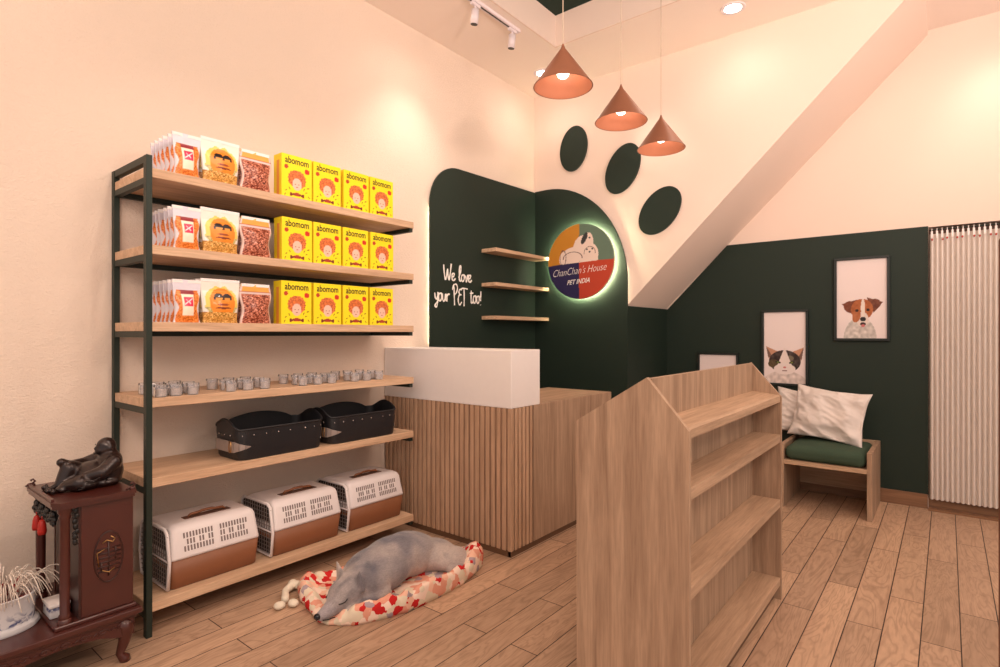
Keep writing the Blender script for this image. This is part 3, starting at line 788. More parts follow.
# ---------------------------------------------------------------- pet carriers
def mkcarrier(W_,name='pet_carrier'):
    X1=-2.49; X0=-2.80; z0=LV[5]; y0=1.0; y1=y0+W_
    t=thing(name,'x','pet carrier',((X0+X1)/2,(y0+y1)/2,z0),'pet carriers on the bottom shelf')
    cx=(X0+X1)/2; cy=(y0+y1)/2; hx=(X1-X0)/2; hy=W_/2
    def loft(b,levels,cap0=True,cap1=True,r=.022):
        rings=[]
        for (z,ix,iy) in levels:
            ring=[]
            a=hx-ix; c_=hy-iy
            for q,(sx,sy) in enumerate(((1,1),(-1,1),(-1,-1),(1,-1))):
                for k in range(5):
                    th=q*PI/2+k*PI/2/4; ring.append(b.verts.new((cx+sx*(a-r)+r*math.cos(th),cy+sy*(c_-r)+r*math.sin(th),z0+z)))
            rings.append(ring)
        for p,q in zip(rings,rings[1:]):
            n=len(p)
            for i in range(n): b.faces.new((p[i],p[(i+1)%n],q[(i+1)%n],q[i]))
        if cap0: b.faces.new(rings[0][::-1])
        if cap1: b.faces.new(rings[-1])
    b=BM(); loft(b,[(0.0005,.022,.012),(.006,.016,.006),(.125,.0,.0)]); obj('lower_shell',b,'plastic_b',t,smooth=True,auto=35)
    b=BM(); loft(b,[(.1252,-.002,-.001),(.135,-.001,0),(.232,.022,.008),(.247,.030,.013),(.256,.046,.026),(.26,.075,.05)]); sh=obj('upper_shell',b,'plastic_w',t,smooth=True,auto=35)
    # side vents : on the long face toward the room
    def fx(z): # face x at height
        return X1+.001-( (z-.135)/(.097)*.023 if z>.135 else 0)
    for side in (-1,1):
        b=BM()
        for rrow in range(3):
            n=10 if rrow!=1 else 9
            for k in range(n):
                if rrow==1 and k in (2,5): continue
                s=.006
                off=(.012 if side<0 else 0)
                yc=cy+side*(.017+k*.0112)+ (0 if side>0 else 0)
                yc=cy+side*(.019+k*.0126)
                if abs(yc-cy)>hy-.045 and rrow!=1: continue
                if abs(yc-cy)>hy-.03: continue
                zc=.152+rrow*.0265; a0=zc; a1=zc+.021
                vs=[]
                for dx in (-.002,.0012):
                    for (yy,zz) in ((yc-.0032,a0),(yc+.0032,a0),(yc+.0032,a1),(yc-.0032,a1)):
                        vs.append(b.verts.new((fx(zz)+dx,yy,z0+zz)))
                for f in ((4,5,6,7),(0,1,5,4),(1,2,6,5),(2,3,7,6),(3,0,4,7),(3,2,1,0)): b.faces.new([vs[m] for m in f])
        bmesh.ops.recalc_face_normals(b,faces=b.faces[:]); obj('side_vents',b,'slot',sh)
    # handle
    b=BM(); hz=z0+.259; hxx=cx+.045
    box(b,hxx-.020,hxx+.020,cy-.10,cy+.10,hz,hz+.003,.001); 
    hb=obj('handle_plate',b,'plastic_d',t)
    b=BM(); tube(b,[(hxx,cy-.078,hz+.003),(hxx,cy-.07,hz+.012),(hxx,cy-.035,hz+.014),(hxx,cy-.02,hz+.018),(hxx,cy+.02,hz+.018),(hxx,cy+.035,hz+.014),(hxx,cy+.07,hz+.012),(hxx,cy+.078,hz+.003)],.006,8); obj('handle',b,'plastic_b',t,smooth=True)
    # door on the left end
    b=BM(); yd=y0-.004
    poly=[(X0+.02,.012),(X1-.012,.012),(X1+.002,.125),(X1-.022,.235),(X1-.045,.25),(X0+.045,.25),(X0+.022,.235),(X0-.002,.125)]
    P3=[(p[0],yd,z0+p[1]) for p in poly]; tube(b,P3+[P3[0]],.0075,8,False)
    box(b,X0+.0,X1,yd-.003,yd+.004,z0+.12,z0+.13)
    dr=obj('door_frame',b,'plastic_w',t,smooth=True)
    b=BM()
    for k in range(1,13):
        xx=X0+.01+(X1-X0-.02)*k/13; tube(b,[(xx,yd,z0+.014),(xx,yd,z0+.246)],.0022,5)
    for k in range(1,12):
        zz=z0+.014+.232*k/12; tube(b,[(X0+.012,yd-.002,zz),(X1-.012,yd-.002,zz)],.0018,5)
    obj('door_grille',b,'wire',dr)
    b=BM(); prism(b,[(p[0]*.98+cx*.02,z0+p[1]) for p in poly],'Y',yd+.006,yd+.009); obj('dark_interior',b,'inside',dr)
    return t
cr=mkcarrier(.385); cr['label']='brown and white pet carrier, left of three on the bottom shelf'
CXM=(-2.49-2.80)/2
cr.location=(CXM,1.139,LV[5])
dup(cr,(CXM,1.589,LV[5]),'brown and white pet carrier, middle of three on the bottom shelf')
dup(cr,(CXM,2.020,LV[5]),'brown and white pet carrier, right of three, nearest the slatted counter')
# ---------------------------------------------------------------- double sided display rack
DX0,DX1,DY0,DY1=-.960,-.584,1.607,2.775
DXM=-.714
dr=thing('display_rack','oak double-sided display rack with gabled end panels and sloping shelves','display rack',(DXM,2.2,0))
gp=[(DX0,.0),(DX1,.0),(DX1,.915),(DXM,1.066),(DX0,.912)]
for y0,y1 in ((DY0,DY0+.018),(DY1-.018,DY1)):
    b=BM(); prism(b,gp,'Y',y0,y1); obj('end_panel',b,'oakZ',dr)
b=BM(); box(b,DXM-.009,DXM+.009,DY0+.018,DY1-.018,.05,1.062); obj('centre_panel',b,'oakZ',dr)
for z in (.100,.452,.745,.918):
    b=BM(); th=.036
    if z>.9: prism(b,[(DXM+.009,z-.012),(DX1-.004,z-.027),(DX1-.004,z),(DX1-.012,z+.006),(DXM+.009,z+.016)],'Y',DY0+.018,DY1-.018)
    else: box(b,DXM+.009,DX1-.003,DY0+.018,DY1-.018,z-th,z,.001)
    obj('rack_shelf',b,'deskY',dr)
    b=BM(); box(b,DX0+.003,DXM-.009,DY0+.018,DY1-.018,z-th,z,.001); obj('rack_shelf',b,'deskY',dr)
b=BM(); box(b,DX0+.03,DX1-.03,DY0+.018,DY1-.018,0,.064); obj('kick_board',b,'kick',dr)

# ---------------------------------------------------------------- bench, cushion, pillows
bn=thing('bench','low oak bench with side panels against the dark green wall','bench',(-.64,4.55,0))
BX0,BX1,BY0_,BY1_=-.912,-.372,4.25,YC-.02
b=BM(); box(b,BX1-.028,BX1,BY0_,BY1_-.016,0,.434,.001); obj('side_panel',b,'oakZ',bn)
b=BM(); box(b,BX0,BX0+.028,BY0_,BY1_-.016,0,.434,.001); obj('side_panel',b,'oakZ',bn)
b=BM(); box(b,BX0+.028,BX1-.028,BY0_+.002,BY1_-.016,.300,.328,.001); obj('seat',b,'oakX',bn)
b=BM(); box(b,BX0,BX1,BY1_-.016,BY1_,.06,.434,.001); obj('back_panel',b,'oakX',bn)
def softbox(x0,x1,y0,y1,z0,z1,r,nz,amp=.006,crown=.02,n=26):
    b=BM(); box(b,x0,x1,y0,y1,z0,z1); bmesh.ops.subdivide_edges(b,edges=b.edges[:],cuts=n,use_grid_fill=True)
    cx,cy,cz=(x0+x1)/2,(y0+y1)/2,(z0+z1)/2; hx,hy,hz=(x1-x0)/2,(y1-y0)/2,(z1-z0)/2
    for v in b.verts:
        p=v.co-Vector((cx,cy,cz)); q=Vector((max(-hx+r,min(hx-r,p.x)),max(-hy+r,min(hy-r,p.y)),max(-hz+r,min(hz-r,p.z))))
        d=p-q
        if d.length>1e-6: p=q+d.normalized()*r
        if p.z>0: p.z+=crown*(1-(p.x/hx)**2)*(1-(p.y/hy)**2)
        nn=noise.noise(Vector((p.x*7,p.y*7,p.z*7+nz)))*amp
        if p.z>-hz*.6: p+=p.normalized()*nn
        v.co=p+Vector((cx,cy,cz))
    return b
b=softbox(BX0+.035,BX1-.035,BY0_+.006,BY1_-.03,.329,.425,.042,2.2)
tag(obj('seat_cushion',b,'cushion',smooth=True),'thick dark green seat cushion lying on the oak bench','cushion')
def pillow(w,h,t,seed,name,label,loc,rot):
    n=56; b=BM(); g={}
    for sgn in (1,-1):
        for i in range(n+1):
            for j in range(n+1):
                s=i/n*2-1; q=j/n*2-1
                edge=(i in (0,n) or j in (0,n))
                if edge and sgn<0: g[(sgn,i,j)]=g[(1,i,j)]; continue
                x=s*w/2*(1-.10*(1-q*q)*abs(s)**2); z=q*h/2*(1-.10*(1-s*s)*abs(q)**2)
                f=(max(0,1-abs(s)**2.2)*max(0,1-abs(q)**2.2))**.5
                P_=Vector((x,0,z))
                wr=noise.noise(Vector((s*2.2+seed,q*2.2,sgn)))*.022+.017*noise.ridged_multi_fractal(Vector((s*1.5+seed+.5*q,q*2.1+.6*s,sgn*2)),.9,2,4,.9,2)
                y=sgn*(t/2*f+(wr-.016)*min(1,f*2.2))
                fl=.006*math.sin(9*s+seed)+.006*math.sin(8*q) if f<.35 else 0
                g[(sgn,i,j)]=b.verts.new((x,y+fl,z))
    for sgn in (1,-1):
        for i in range(n):
            for j in range(n):
                f=[g[(sgn,i,j)],g[(sgn,i+1,j)],g[(sgn,i+1,j+1)],g[(sgn,i,j+1)]]
                b.faces.new(f if sgn<0 else f[::-1])
    bmesh.ops.recalc_face_normals(b,faces=b.faces[:])
    o=obj(name,b,'linen',smooth=True); o.location=loc; o.rotation_euler=rot; return tag(o,label,'pillow','white pillows on the bench')
pillow(.475,.385,.15,1.3,'pillow','crumpled white pillow in front, leaning at the right side of the bench',(-.655,4.545,.625),(-.30,.10,-.10))
pillow(.40,.34,.12,5.1,'pillow','white pillow lying behind, partly hidden by the display rack',(-.835,4.695,.61),(-.28,.12,.20))

# ---------------------------------------------------------------- curtain in the opening
cu=thing('curtain','pale grey pleated curtain hanging in the opening right of the green wall','curtain',(.6,YC-.02,.07))
b=BM(); x0,x1=-.094,1.34; pitch=.0272; N=int((x1-x0)/pitch*14); nz=24
g=[]
for i in range(N+1):
    x=x0+(x1-x0)*i/N; ph=(x-x0)/pitch*2*PI
    for_=[]
    for j in range(nz+1):
        v=j/nz; z=.075+v*1.80
        am=.017*(1-.2*v)
        k=math.floor((x-x0)/pitch); wob=noise.noise(Vector((k*.37,v*1.5,0)))*.004
        y=YC-.032-am*(abs(math.sin(ph/2))**.8*2-1)
        for_.append(b.verts.new((x+wob*.3,y+.004*noise.noise(Vector((k*1.3,v*2,5))),z)))
    g.append(for_)
for i in range(N):
    for j in range(nz): b.faces.new((g[i][j],g[i+1][j],g[i+1][j+1],g[i][j+1]))
M['curtain']=plain('silver_curtain_cloth',(232,222,214),.38,.1,var=.04,vs=80)
obj('curtain_cloth',b,'curtain',cu,smooth=True)
b=BM(); tube(b,[(x0,YC-.03,1.905),(x1,YC-.03,1.905)],.0045,8); obj('curtain_rod',b,'steel',cu)
n=int((x1-x0)/pitch)
for k in range(n):
    xx=x0+(k+.5)*pitch
    b=BM(); box(b,xx-.006,xx+.006,YC-.052,YC-.040,1.845,1.893,.002); ring=[(xx,YC-.046+.0085*math.cos(a)+.0145,1.903+.011*math.sin(a)) for a in [2*PI*q/10 for q in range(11)]]
    tube(b,ring,.0022,5,False); h_=obj('curtain_clip',b,'white',cu)
    if k%3!=1:
        b=BM(); ell(b,(xx+R.uniform(-.004,.004),YC-.052,1.838+R.uniform(-.006,.006)),(.006,.005,.008),sub=1); obj('bead',b,'redc',h_,smooth=True)
b=BM(); box(b,-.1,1.35,YC-.07,YC+.10,0,.012); struct('trim_3',b,'baseb')
b=BM(); box(b,-.1,1.35,YC,YC+.02,0.012,.08); struct('trim_4',b,'baseb')

# ---------------------------------------------------------------- brown post at the right picture edge
cb=thing('wooden_post','slim brown wooden post at the far right edge of the picture','post',(.135,2.02,0))
b=BM(); box(b,.1095,.160,2.0,2.04,.012,1.455,.002); obj('shaft',b,'doorw',cb)
b=BM(); box(b,.1092,.163,1.994,2.046,0,.012,.001); obj('foot_plate',b,'doorw',cb)

# ---------------------------------------------------------------- pendants
def pendant(loc,label,proto=None):
    return dup(proto,loc,label)
x,y,z=0,0,0
PR=.142; PH=.194
pt=thing('pendant_lamp','x','pendant lamp',(0,0,0),'terracotta cone pendants')
b=BM(); lathe(b,[(.006,PH+.004),(.012,PH-.012),(PR,0),(PR-.003,0),(.010,PH-.018),(0,PH-.018)],(0,0,0),56); obj('lamp_shade',b,'copper',pt,smooth=True,auto=60)
b=BM(); lathe(b,[(PR-.0045,.0005),(.010,PH-.024)],(0,0,0),56,cap=False); obj('inner_shade',b,'copper_in',pt,smooth=True)
for f in pt.children[-1].data.polygons: pass
b=BM(); lathe(b,[(.006,PH-.002),(.005,PH+.008),(.003,PH+.012),(0,PH+.012)],(0,0,0),16); obj('cap',b,'copper',pt,smooth=True,auto=40)
b=BM(); ell(b,(0,0,.068),.030,sub=3); bl=obj('bulb',b,'bulb',pt,smooth=True)
b=BM(); lathe(b,[(.014,.092),(.016,.10),(.016,.145),(.0,.15)],(0,0,0),16); obj('lamp_socket',b,'cord',pt,smooth=True,auto=40)
def cone_at(px,py,t): pass
s_,c_=math.sin(math.radians(38.65)),math.cos(math.radians(38.65))
def pix(px,py,t):
    a=(px-500)/559.; return (t*(-s_+c_*a),t*(c_+s_*a),1.2+t*(333.5-py)/559.)
K=PR*2*559
locs=[pix(563,87,K/59.5),pix(621,122,K/51.8),pix(661,149,K/46.9)]
zt=sum(l[2] for l in locs)/3
labs=['terracotta cone pendant lamp, highest and leftmost of the three','terracotta cone pendant lamp, middle of the three','terracotta cone pendant lamp, lowest and rightmost of the three']
ps=[]
for i,(l,la) in enumerate(zip(locs,labs)):
    if i==0: pt.location=l; pt['label']=la; ps.append(pt)
    else: ps.append(dup(pt,l,la))
for p in ps:
    lx,ly,lz=p.location
    top=TZ if (TX0<lx<TX1 and TY0<ly<TY1) else H
    b=BM(); tube(b,[(lx,ly,lz+PH+.012),(lx,ly,top)],.0022,6); o=obj('cord',b,'cord',p)
    b=BM(); lathe(b,[(0,-.02),(.03,-.02),(.035,0),(0,0)],(lx,ly,top),24); obj('ceiling_rose',b,'copper',p,smooth=True,auto=40)

# ---------------------------------------------------------------- downlights and track
LIGHTS=[]
def downlight(x,y,label,inview=True):
    t=thing('downlight',label,'downlight',(x,y,H),'recessed ceiling downlights')
    b=BM(); lathe(b,[(.052,0),(.052,-.004),(.072,-.006),(.076,0)],(x,y,H),40); obj('trim_ring',b,'trackw',t,smooth=True,auto=40)
    b=BM(); lathe(b,[(0,-.003),(.052,-.003),(.052,-.001),(0,-.001)],(x,y,H),32); obj('lens',b,'lens',t)
    LIGHTS.append((x,y,H-.03))
downlight(-1.07,3.725,'round recessed downlight at the top of the picture')
downlight(-2.523,3.706,'round recessed downlight half hidden behind the left pendant')
tr=thing('track_rail','white ceiling track rail beside the recessed tray','track',(-2.31,2.3,H),None)
b=BM(); box(b,-2.318,-2.282,.8,3.08,H-.022,H,.002); obj('rail_body',b,'trackw',tr)
b=BM(); box(b,-2.305,-2.295,.81,3.05,H-.0235,H-.0222); obj('groove',b,'black',tr)
sp=thing('track_spotlight','x','spotlight',(0,0,0),'white spotlights on the ceiling track')
b=BM(); box(b,-.012,.012,-.04,.04,-.040,-.022,.003); tube(b,[(0,0,-.04),(0,0,-.07)],.006); obj('adapter',b,'trackw',sp)
b=BM()
P0=Vector((0,0,-.06)); P1=Vector((-.014,.004,-.145)); tube(b,[P0,P1],.024,24); hd=obj('lamp_head',b,'trackw',sp,smooth=True,auto=50)
b=BM(); d_=(P1-P0).normalized(); tube(b,[P1,P1+d_*.003],.0215,24); obj('lens',b,'black',hd)
sp.location=(-2.30,3.01,H); sp['label']='white track spotlight at the far end of the rail'
dup(sp,(-2.30,2.63,H),'white track spotlight at the top edge of the picture')
# ---------------------------------------------------------------- altar bench (plinth)
RX=-2.325
pl=thing('low_altar_table','low dark redwood table with carved apron under the altar cabinet','table',(-2.58,.2,0))
b=BM(); box(b,-2.84,RX,-.55,.790,.168,.190,.004,2); box(b,-2.835,RX-.012,-.54,.778,.155,.168,.003); obj('table_top',b,'rose',pl)
b=BM(); pts=[(-.52,.155),(.768,.155)]
for k in range(25):
    t=k/24; y=.768-t*1.288; z=.118-.010*math.cos(t*PI*6)+ (-.012 if t<.06 or t>.94 else 0); pts.append((y,z))
prism(b,pts,'X',RX-.03,RX-.016); obj('apron',b,'rose',pl)
b=BM()
for k in range(16):
    yy=-.1+k*.055
    tube(b,[(RX-.0145,yy+.018*math.cos(a)*(1-a/9),.138+.010*math.sin(a)*(1-a/9)) for a in [q*.7 for q in range(10)]],.0022,5)
    tube(b,[(RX-.0145,yy+.022,.134),(RX-.0145,yy+.034,.142),(RX-.0145,yy+.045,.132)],.002,5)
obj('carved_scrolls',b,'rose',pl,smooth=True)
b=BM(); box(b,-2.82,RX-.03,.75,.765,.125,.155); obj('end_apron',b,'rose',pl)
for (xx,yy) in ((RX-.035,.735),(RX-.035,-.49),(-2.80,.735),(-2.80,-.49)):
    b=BM(); d=1 if yy>0 else -1
    tube(b,[(xx,yy,.155),(xx+.004,yy+.012*d,.12),(xx,yy+.006*d,.07),(xx-.004,yy-.006*d,.03),(xx+.004,yy+.006*d,.012),(xx+.004,yy+.008*d,0)],[.026,.027,.019,.014,.019,.018],12); obj('leg',b,'rose',pl,smooth=True)

# ---------------------------------------------------------------- altar cabinet
AZ=.190
al=thing('altar_cabinet','dark redwood altar cabinet with columns and round carved emblem','altar',(-2.52,.66,AZ))
AX1=-2.36; AX0=-2.70
b=BM(); box(b,AX0-.01,AX1+.012,.533,.778,AZ,AZ+.014,.003); obj('base_moulding',b,'rose',al)
b=BM(); box(b,AX1-.015,AX1,.611,.771,AZ+.014,.600,.002); obj('side_panel',b,'rose',al)
b=BM(); box(b,AX0,AX0+.015,.611,.771,AZ+.014,.600,.002); obj('side_panel',b,'rose',al)
b=BM(); box(b,AX0+.015,AX1-.015,.750,.768,AZ+.014,.602); obj('back_panel',b,'rose2',al)
b=BM(); pts=[]
P8=[(AX0-.012,.560),(AX0+.01,.528),(AX1-.012,.528),(AX1+.018,.548),(AX1+.018,.775),(AX0-.012,.775)]
prism(b,P8,'Z',.611,.624); P9=[(p[0]*.985+(-2.53)*.015,p[1]*.97+.66*.03) for p in P8]; prism(b,P9,'Z',.600,.611)
obj('canopy_top',b,'rose',al)
# columns
for xx in (AX1-.012,AX0+.02):
    b=BM(); lathe(b,[(.022,0),(.022,.010),(.017,.016),(.019,.024),(.0145,.034),(.0155,.2),(.0145,.355),(.019,.365),(.016,.372),(.021,.382),(.021,.396)],(xx,.567,AZ+.014),20); obj('column',b,'rose',al,smooth=True,auto=50)
# reddish inner board, its dark colour fills in the shade of the opening
b=BM(); box(b,AX0+.06,AX1-.004,.604,.616,AZ+.014,.599); obj('inner_panel',b,'rose2',al)
b=BM()
for k in range(7): ell(b,(AX1-.006,.597+.004*math.sin(k*2),.582-k*.018),(.004,.008,.011),sub=2)
for k in range(9): tube(b,[(AX1-.006,.597+.010*math.cos(a+k),.584-k*.014+.008*math.sin(a)) for a in [q*.9 for q in range(6)]],.002,5)
obj('carved_drop',b,'black',al,smooth=True)
# front valance with carved flowers
b=BM(); box(b,AX0+.03,AX1-.03,.549,.557,.560,.590)
for k in range(4):
    cx_=AX0+.07+k*.07
    for q in range(6):
        a=q*PI/3; ell(b,(cx_+.018*math.cos(a),.545,.558+.016*math.sin(a)),(.013,.008,.010),(0,-a,0),sub=2)
    ell(b,(cx_,.54,.558),.010,sub=2)
obj('carved_valance',b,'black',al,smooth=True,auto=40)
# emblem: round openwork
b=BM(); ey,ez,ry,rz=.692,.398,.044,.090; X_=AX1+.002
tube(b,[(X_,ey+ry*math.cos(2*PI*k/40),ez+rz*math.sin(2*PI*k/40)) for k in range(41)],.0028,6,False)
for dz in (-.05,-.034,-.018,-.002,.014,.03):
    w=ry*math.sqrt(max(0,1-(dz/rz)**2))*.86
    tube(b,[(X_,ey-w,ez+dz),(X_,ey+w,ez+dz)],.0026,6)
tube(b,[(X_,ey,ez-.07),(X_,ey,ez+.055)],.0026,6)
tube(b,[(X_,ey-.022,ez-.05),(X_,ey-.022,ez-.018)],.0024,6); tube(b,[(X_,ey+.022,ez-.018),(X_,ey+.022,ez+.03)],.0024,6)
em=obj('round_emblem',b,'rose2',al,smooth=True)
b=BM(); prism(b,[(ey+ry*.97*math.cos(2*PI*k/40),ez+rz*.97*math.sin(2*PI*k/40)) for k in range(40)],'X',AX1-.0001,AX1+.0008); obj('emblem_ground',b,'rose',em)
b=BM()
tube(b,[(X_+.002,ey-.030,ez-.030),(X_+.002,ey-.036,ez+.02),(X_+.002,ey-.012,ez+.030)],.002,6)
tube(b,[(X_+.002,ey-.020,ez+.052),(X_+.002,ey-.006,ez+.060),(X_+.002,ey+.012,ez+.050),(X_+.002,ey+.020,ez+.060),(X_+.002,ey+.006,ez+.072)],.0022,6)
tube(b,[(X_+.002,ey-.02,ez-.045),(X_+.002,ey,ez-.056),(X_+.002,ey+.018,ez-.044)],.002,6)
obj('gilt_inlay',b,'brass',em,smooth=True)
# corner ornaments on the roof
for (xx,yy) in ((AX0+.006,.545),(AX1+.008,.765)):
    b=BM(); box(b,xx-.008,xx+.008,yy-.008,yy+.008,.622,.634,.001)
    tube(b,[(xx,yy,.634),(xx,yy+.008,.642),(xx,yy+.002,.65),(xx,yy-.006,.646)],.004,6); tube(b,[(xx,yy-.02,.626),(xx,yy-.01,.634),(xx,yy,.634)],.004,6); obj('corner_finial',b,'rose',al,smooth=True)
b=BM(); box(b,AX0+.005,AX1-.02,.531,.540,.6215,.634); obj('roof_rail',b,'rose',al)
# tassels hanging from valance
for k,xx in enumerate((-2.61,-2.535)):
    b=BM(); tube(b,[(xx,.540,.545),(xx,.540,.535)],.002)
    lathe(b,[(.0,0),(.008,-.006),(.012,-.02),(.014,-.044),(.012,-.055),(0,-.056)],(xx,.540,.535),16)
    tag(obj('red_tassel',b,'redc',smooth=True),'red tassel hanging from the altar front, '+('left one by the wall' if k==0 else 'right one by the column'),'tassel')
# small objects in the opening
t=thing('offering_box','small white porcelain box inside the altar opening','box',(-2.50,.56,AZ+.014))
b=BM(); box(b,-2.52,-2.43,.538,.598,AZ+.0142,AZ+.05,.006,2); obj('box_body',b,'porcelain',t,smooth=True,auto=40)
b=BM(); box(b,-2.523,-2.427,.536,.600,AZ+.0502,AZ+.066,.007,2); obj('box_lid',b,'white',t,smooth=True,auto=40)

# ---------------------------------------------------------------- reclining monk figurine
b=BM()
z0=.624; X=-2.535
def e_(x,y,z,r,rot=(0,0,0)): ell(b,(X+x,y,z0+z),r,rot,3)
e_(0,.738,.050,(.082,.052,.056)); e_(0,.745,.085,(.070,.042,.044)); e_(-.002,.695,.048,(.066,.060,.046))
e_(0,.720,.018,(.088,.066,.024)); e_(0,.748,.112,(.040,.028,.020)); e_(.02,.655,.022,(.075,.055,.026))
e_(0,.736,.142,(.030,.033,.034)); e_(0,.729,.130,(.029,.029,.022))
e_(.031,.740,.136,(.006,.010,.016)); e_(-.031,.740,.136,(.006,.010,.016)); e_(0,.701,.137,(.006,.007,.007)); e_(0,.707,.122,(.014,.01,.006))
limb(b,[(X+.062,.742,z0+.088),(X+.078,.700,z0+.058),(X+.060,.655,z0+.050)],[.028,.026,.018])
limb(b,[(X-.060,.742,z0+.092),(X-.060,.680,z0+.078),(X-.030,.625,z0+.088),(X-.02,.600,z0+.100)],[.028,.022,.014,.016])
limb(b,[(X+.045,.690,z0+.026),(X+.062,.635,z0+.030),(X+.03,.600,z0+.022)],[.034,.030,.018])
limb(b,[(X-.035,.690,z0+.036),(X-.020,.625,z0+.072),(X-.012,.598,z0+.022)],[.038,.032,.022])
e_(.03,.590,.012,(.024,.020,.012)); e_(-.02,.585,.012,(.018,.022,.012))
b=fuse(b,.0042,3)
mk=thing('monk_figurine','dark bronze laughing monk figurine reclining on top of the altar','figurine',(X,.68,z0))
for v in b.verts:
    if v.co.z<z0: v.co.z=z0
fg=obj('body',b,'bronze',mk,smooth=True)
b=BM()
for k in range(7):
    yy=.762-k*.006; s=.074+.003*k
    tube(b,[(X+s*math.sin(a)*1.0,yy-.05*(1-math.cos(a))*.5,z0+.100-.06*k/6-.014*abs(a)) for a in [-1.3+q*.26 for q in range(11)]],.0022,5)
for k in range(5):
    tube(b,[(X+.096-.004*k,.70-.01*k,z0+.048-.009*k),(X+.092,.665-.010*k,z0+.036-.006*k),(X+.078,.625,z0+.040-.008*k)],.0022,5)
obj('robe_folds',b,'bronze',fg,smooth=True)
b=BM()
for sx in (-1,1):
    tube(b,[(X+sx*.017,.706,z0+.150),(X+sx*.011,.7035,z0+.153),(X+sx*.006,.703,z0+.150)],.0014,5); 
tube(b,[(X-.010,.699,z0+.122),(X,.696,z0+.119),(X+.010,.699,z0+.122)],.0016,5); obj('face_lines',b,'black',fg,smooth=True)
b=BM()
for k in range(10): ell(b,(X-.06+.012*k,.558+.004*math.sin(k*2.2),z0+.010+.005*math.sin(k)),(.009,.008,.010),sub=2)
tag(obj('bead_garland',b,'bronze',smooth=True),'small dark carved garland lying at the figurine\'s feet','carving')

# ---------------------------------------------------------------- porcelain pot with pale fronds
pc=(-2.52,.425,.190)
pp=thing('potted_plant','pale wispy fronds in a blue and white porcelain pot','potted plant',pc)
b=BM(); lathe(b,[(0,0),(.118,0),(.124,.007),(.120,.019),(.106,.024),(.108,.06),(.111,.106),(.117,.115),(.110,.118),(.102,.108),(.098,.036),(0,.036)],pc,48,.72,.85); obj('pot',b,'porcelain',pp,smooth=True,auto=50)
b=BM(); lathe(b,[(0,.096),(.099,.098),(.099,.090),(0,.090)],pc,32,.72,.85); obj('soil',b,'frondr',pp)
b=BM()
for k in range(110):
    a=R.uniform(0,2*PI); r0=R.uniform(0,.055); r1=r0+R.uniform(.03,.115); hh=R.uniform(.05,.12)
    p0=Vector((pc[0]+r0*.8*math.cos(a),pc[1]+r0*math.sin(a),pc[2]+.095)); dr_=Vector((math.cos(a)*.8,math.sin(a),0))
    pts=[]
    for q in range(9):
        t=q/8; pts.append(p0+dr_*(r1*t)+Vector((0,0,hh*math.sin(min(PI,t*PI*.86))*1.0-(.03*t*t))))
    tube(b,pts,[.0023*(1-.4*q/8) for q in range(9)],4)
obj('fronds',b,'frond',pp,smooth=True)
b=BM()
for k in range(34):
    a=R.uniform(0,2*PI); r0=R.uniform(0,.05); p0=Vector((pc[0]+r0*.8*math.cos(a),pc[1]+r0*math.sin(a),pc[2]+.095))
    tube(b,[p0,p0+Vector((math.cos(a)*.02,math.sin(a)*.02,R.uniform(.03,.075)))],.0028,4)
obj('red_stems',b,'frondr',pp)

# ---------------------------------------------------------------- blanket
def blanket():
    ctrl=[(-2.33,1.435),(-2.19,1.38),(-2.02,1.352),(-1.915,1.405),(-1.84,1.54),(-1.81,1.67),(-1.80,1.83),(-1.815,2.0),(-1.87,2.18),(-1.97,2.23),(-2.12,2.18),(-2.25,2.02),(-2.32,1.80),(-2.36,1.66),(-2.385,1.54)]
    n=len(ctrl); out=[]
    for i in range(n):
        a,b_,c,d=[Vector((ctrl[(i+k-1)%n][0],ctrl[(i+k-1)%n][1],0)) for k in range(4)]
        for k in range(10):
            t=k/10; out.append(.5*((2*b_)+(-a+c)*t+(2*a-5*b_+4*c-d)*t*t+(-a+3*b_-3*c+d)*t**3))
    cen=Vector((-2.07,1.72,0)); b=BM(); rings=[]
    prof=[(1.0,0.0),(1.02,.014),(1.025,.034),(1.01,.050),(.975,.060),(.935,.062),(.89,.054),(.85,.040),(.81,.030),(.74,.026),(.6,.024),(.4,.024),(.2,.024)]
    N=len(out)
    for ri,(s,z) in enumerate(prof):
        ring=[]
        for i,p in enumerate(out):
            th=i/N*2*PI; nn=noise.noise(Vector((math.cos(th)*3.2,math.sin(th)*3.2,1.7)))
            nf=noise.noise(Vector((math.cos(th)*9,math.sin(th)*9,s*6)))
            q=cen.lerp(p,s*(1+.028*nf)); hz=z*(1+.40*nn)+.020*nf*(1 if .8<s<1.03 and ri>1 else 0)
            front=max(0,min(1,(q.x+2.02)/.10)); back=max(0,min(1,(-2.2-q.x)/.08))*max(0,min(1,(q.y-1.5)/.1)); head=math.exp(-((q.x+2.02)**2+(q.y-1.33)**2)/.008); hz=hz*(1+.5*front*min(1,max(0,(q.y-1.38)/.12))-.45*back-.68*head)+.016*math.exp(-((q.x+1.87)**2+(q.y-1.47)**2)/.0016)*(1 if z>.03 else 0)
            # raised far corner
            k=math.exp(-((q.x+1.87)**2+(q.y-2.13)**2)/.004)
            hz+=.045*k*(1 if z>.02 else 0)
            ring.append(b.verts.new((q.x,q.y,max(0.001,hz))))
        rings.append(ring)
    for a,c in zip(rings,rings[1:]):
        for i in range(N): b.faces.new((a[i],a[(i+1)%N],c[(i+1)%N],c[i]))
    b.faces.new(rings[-1]); b.faces.new(rings[0][::-1])
    return b
tag(obj('pet_blanket',blanket(),'quilt',smooth=True),'red, peach and cream patchwork pet blanket under the sleeping dog','blanket')
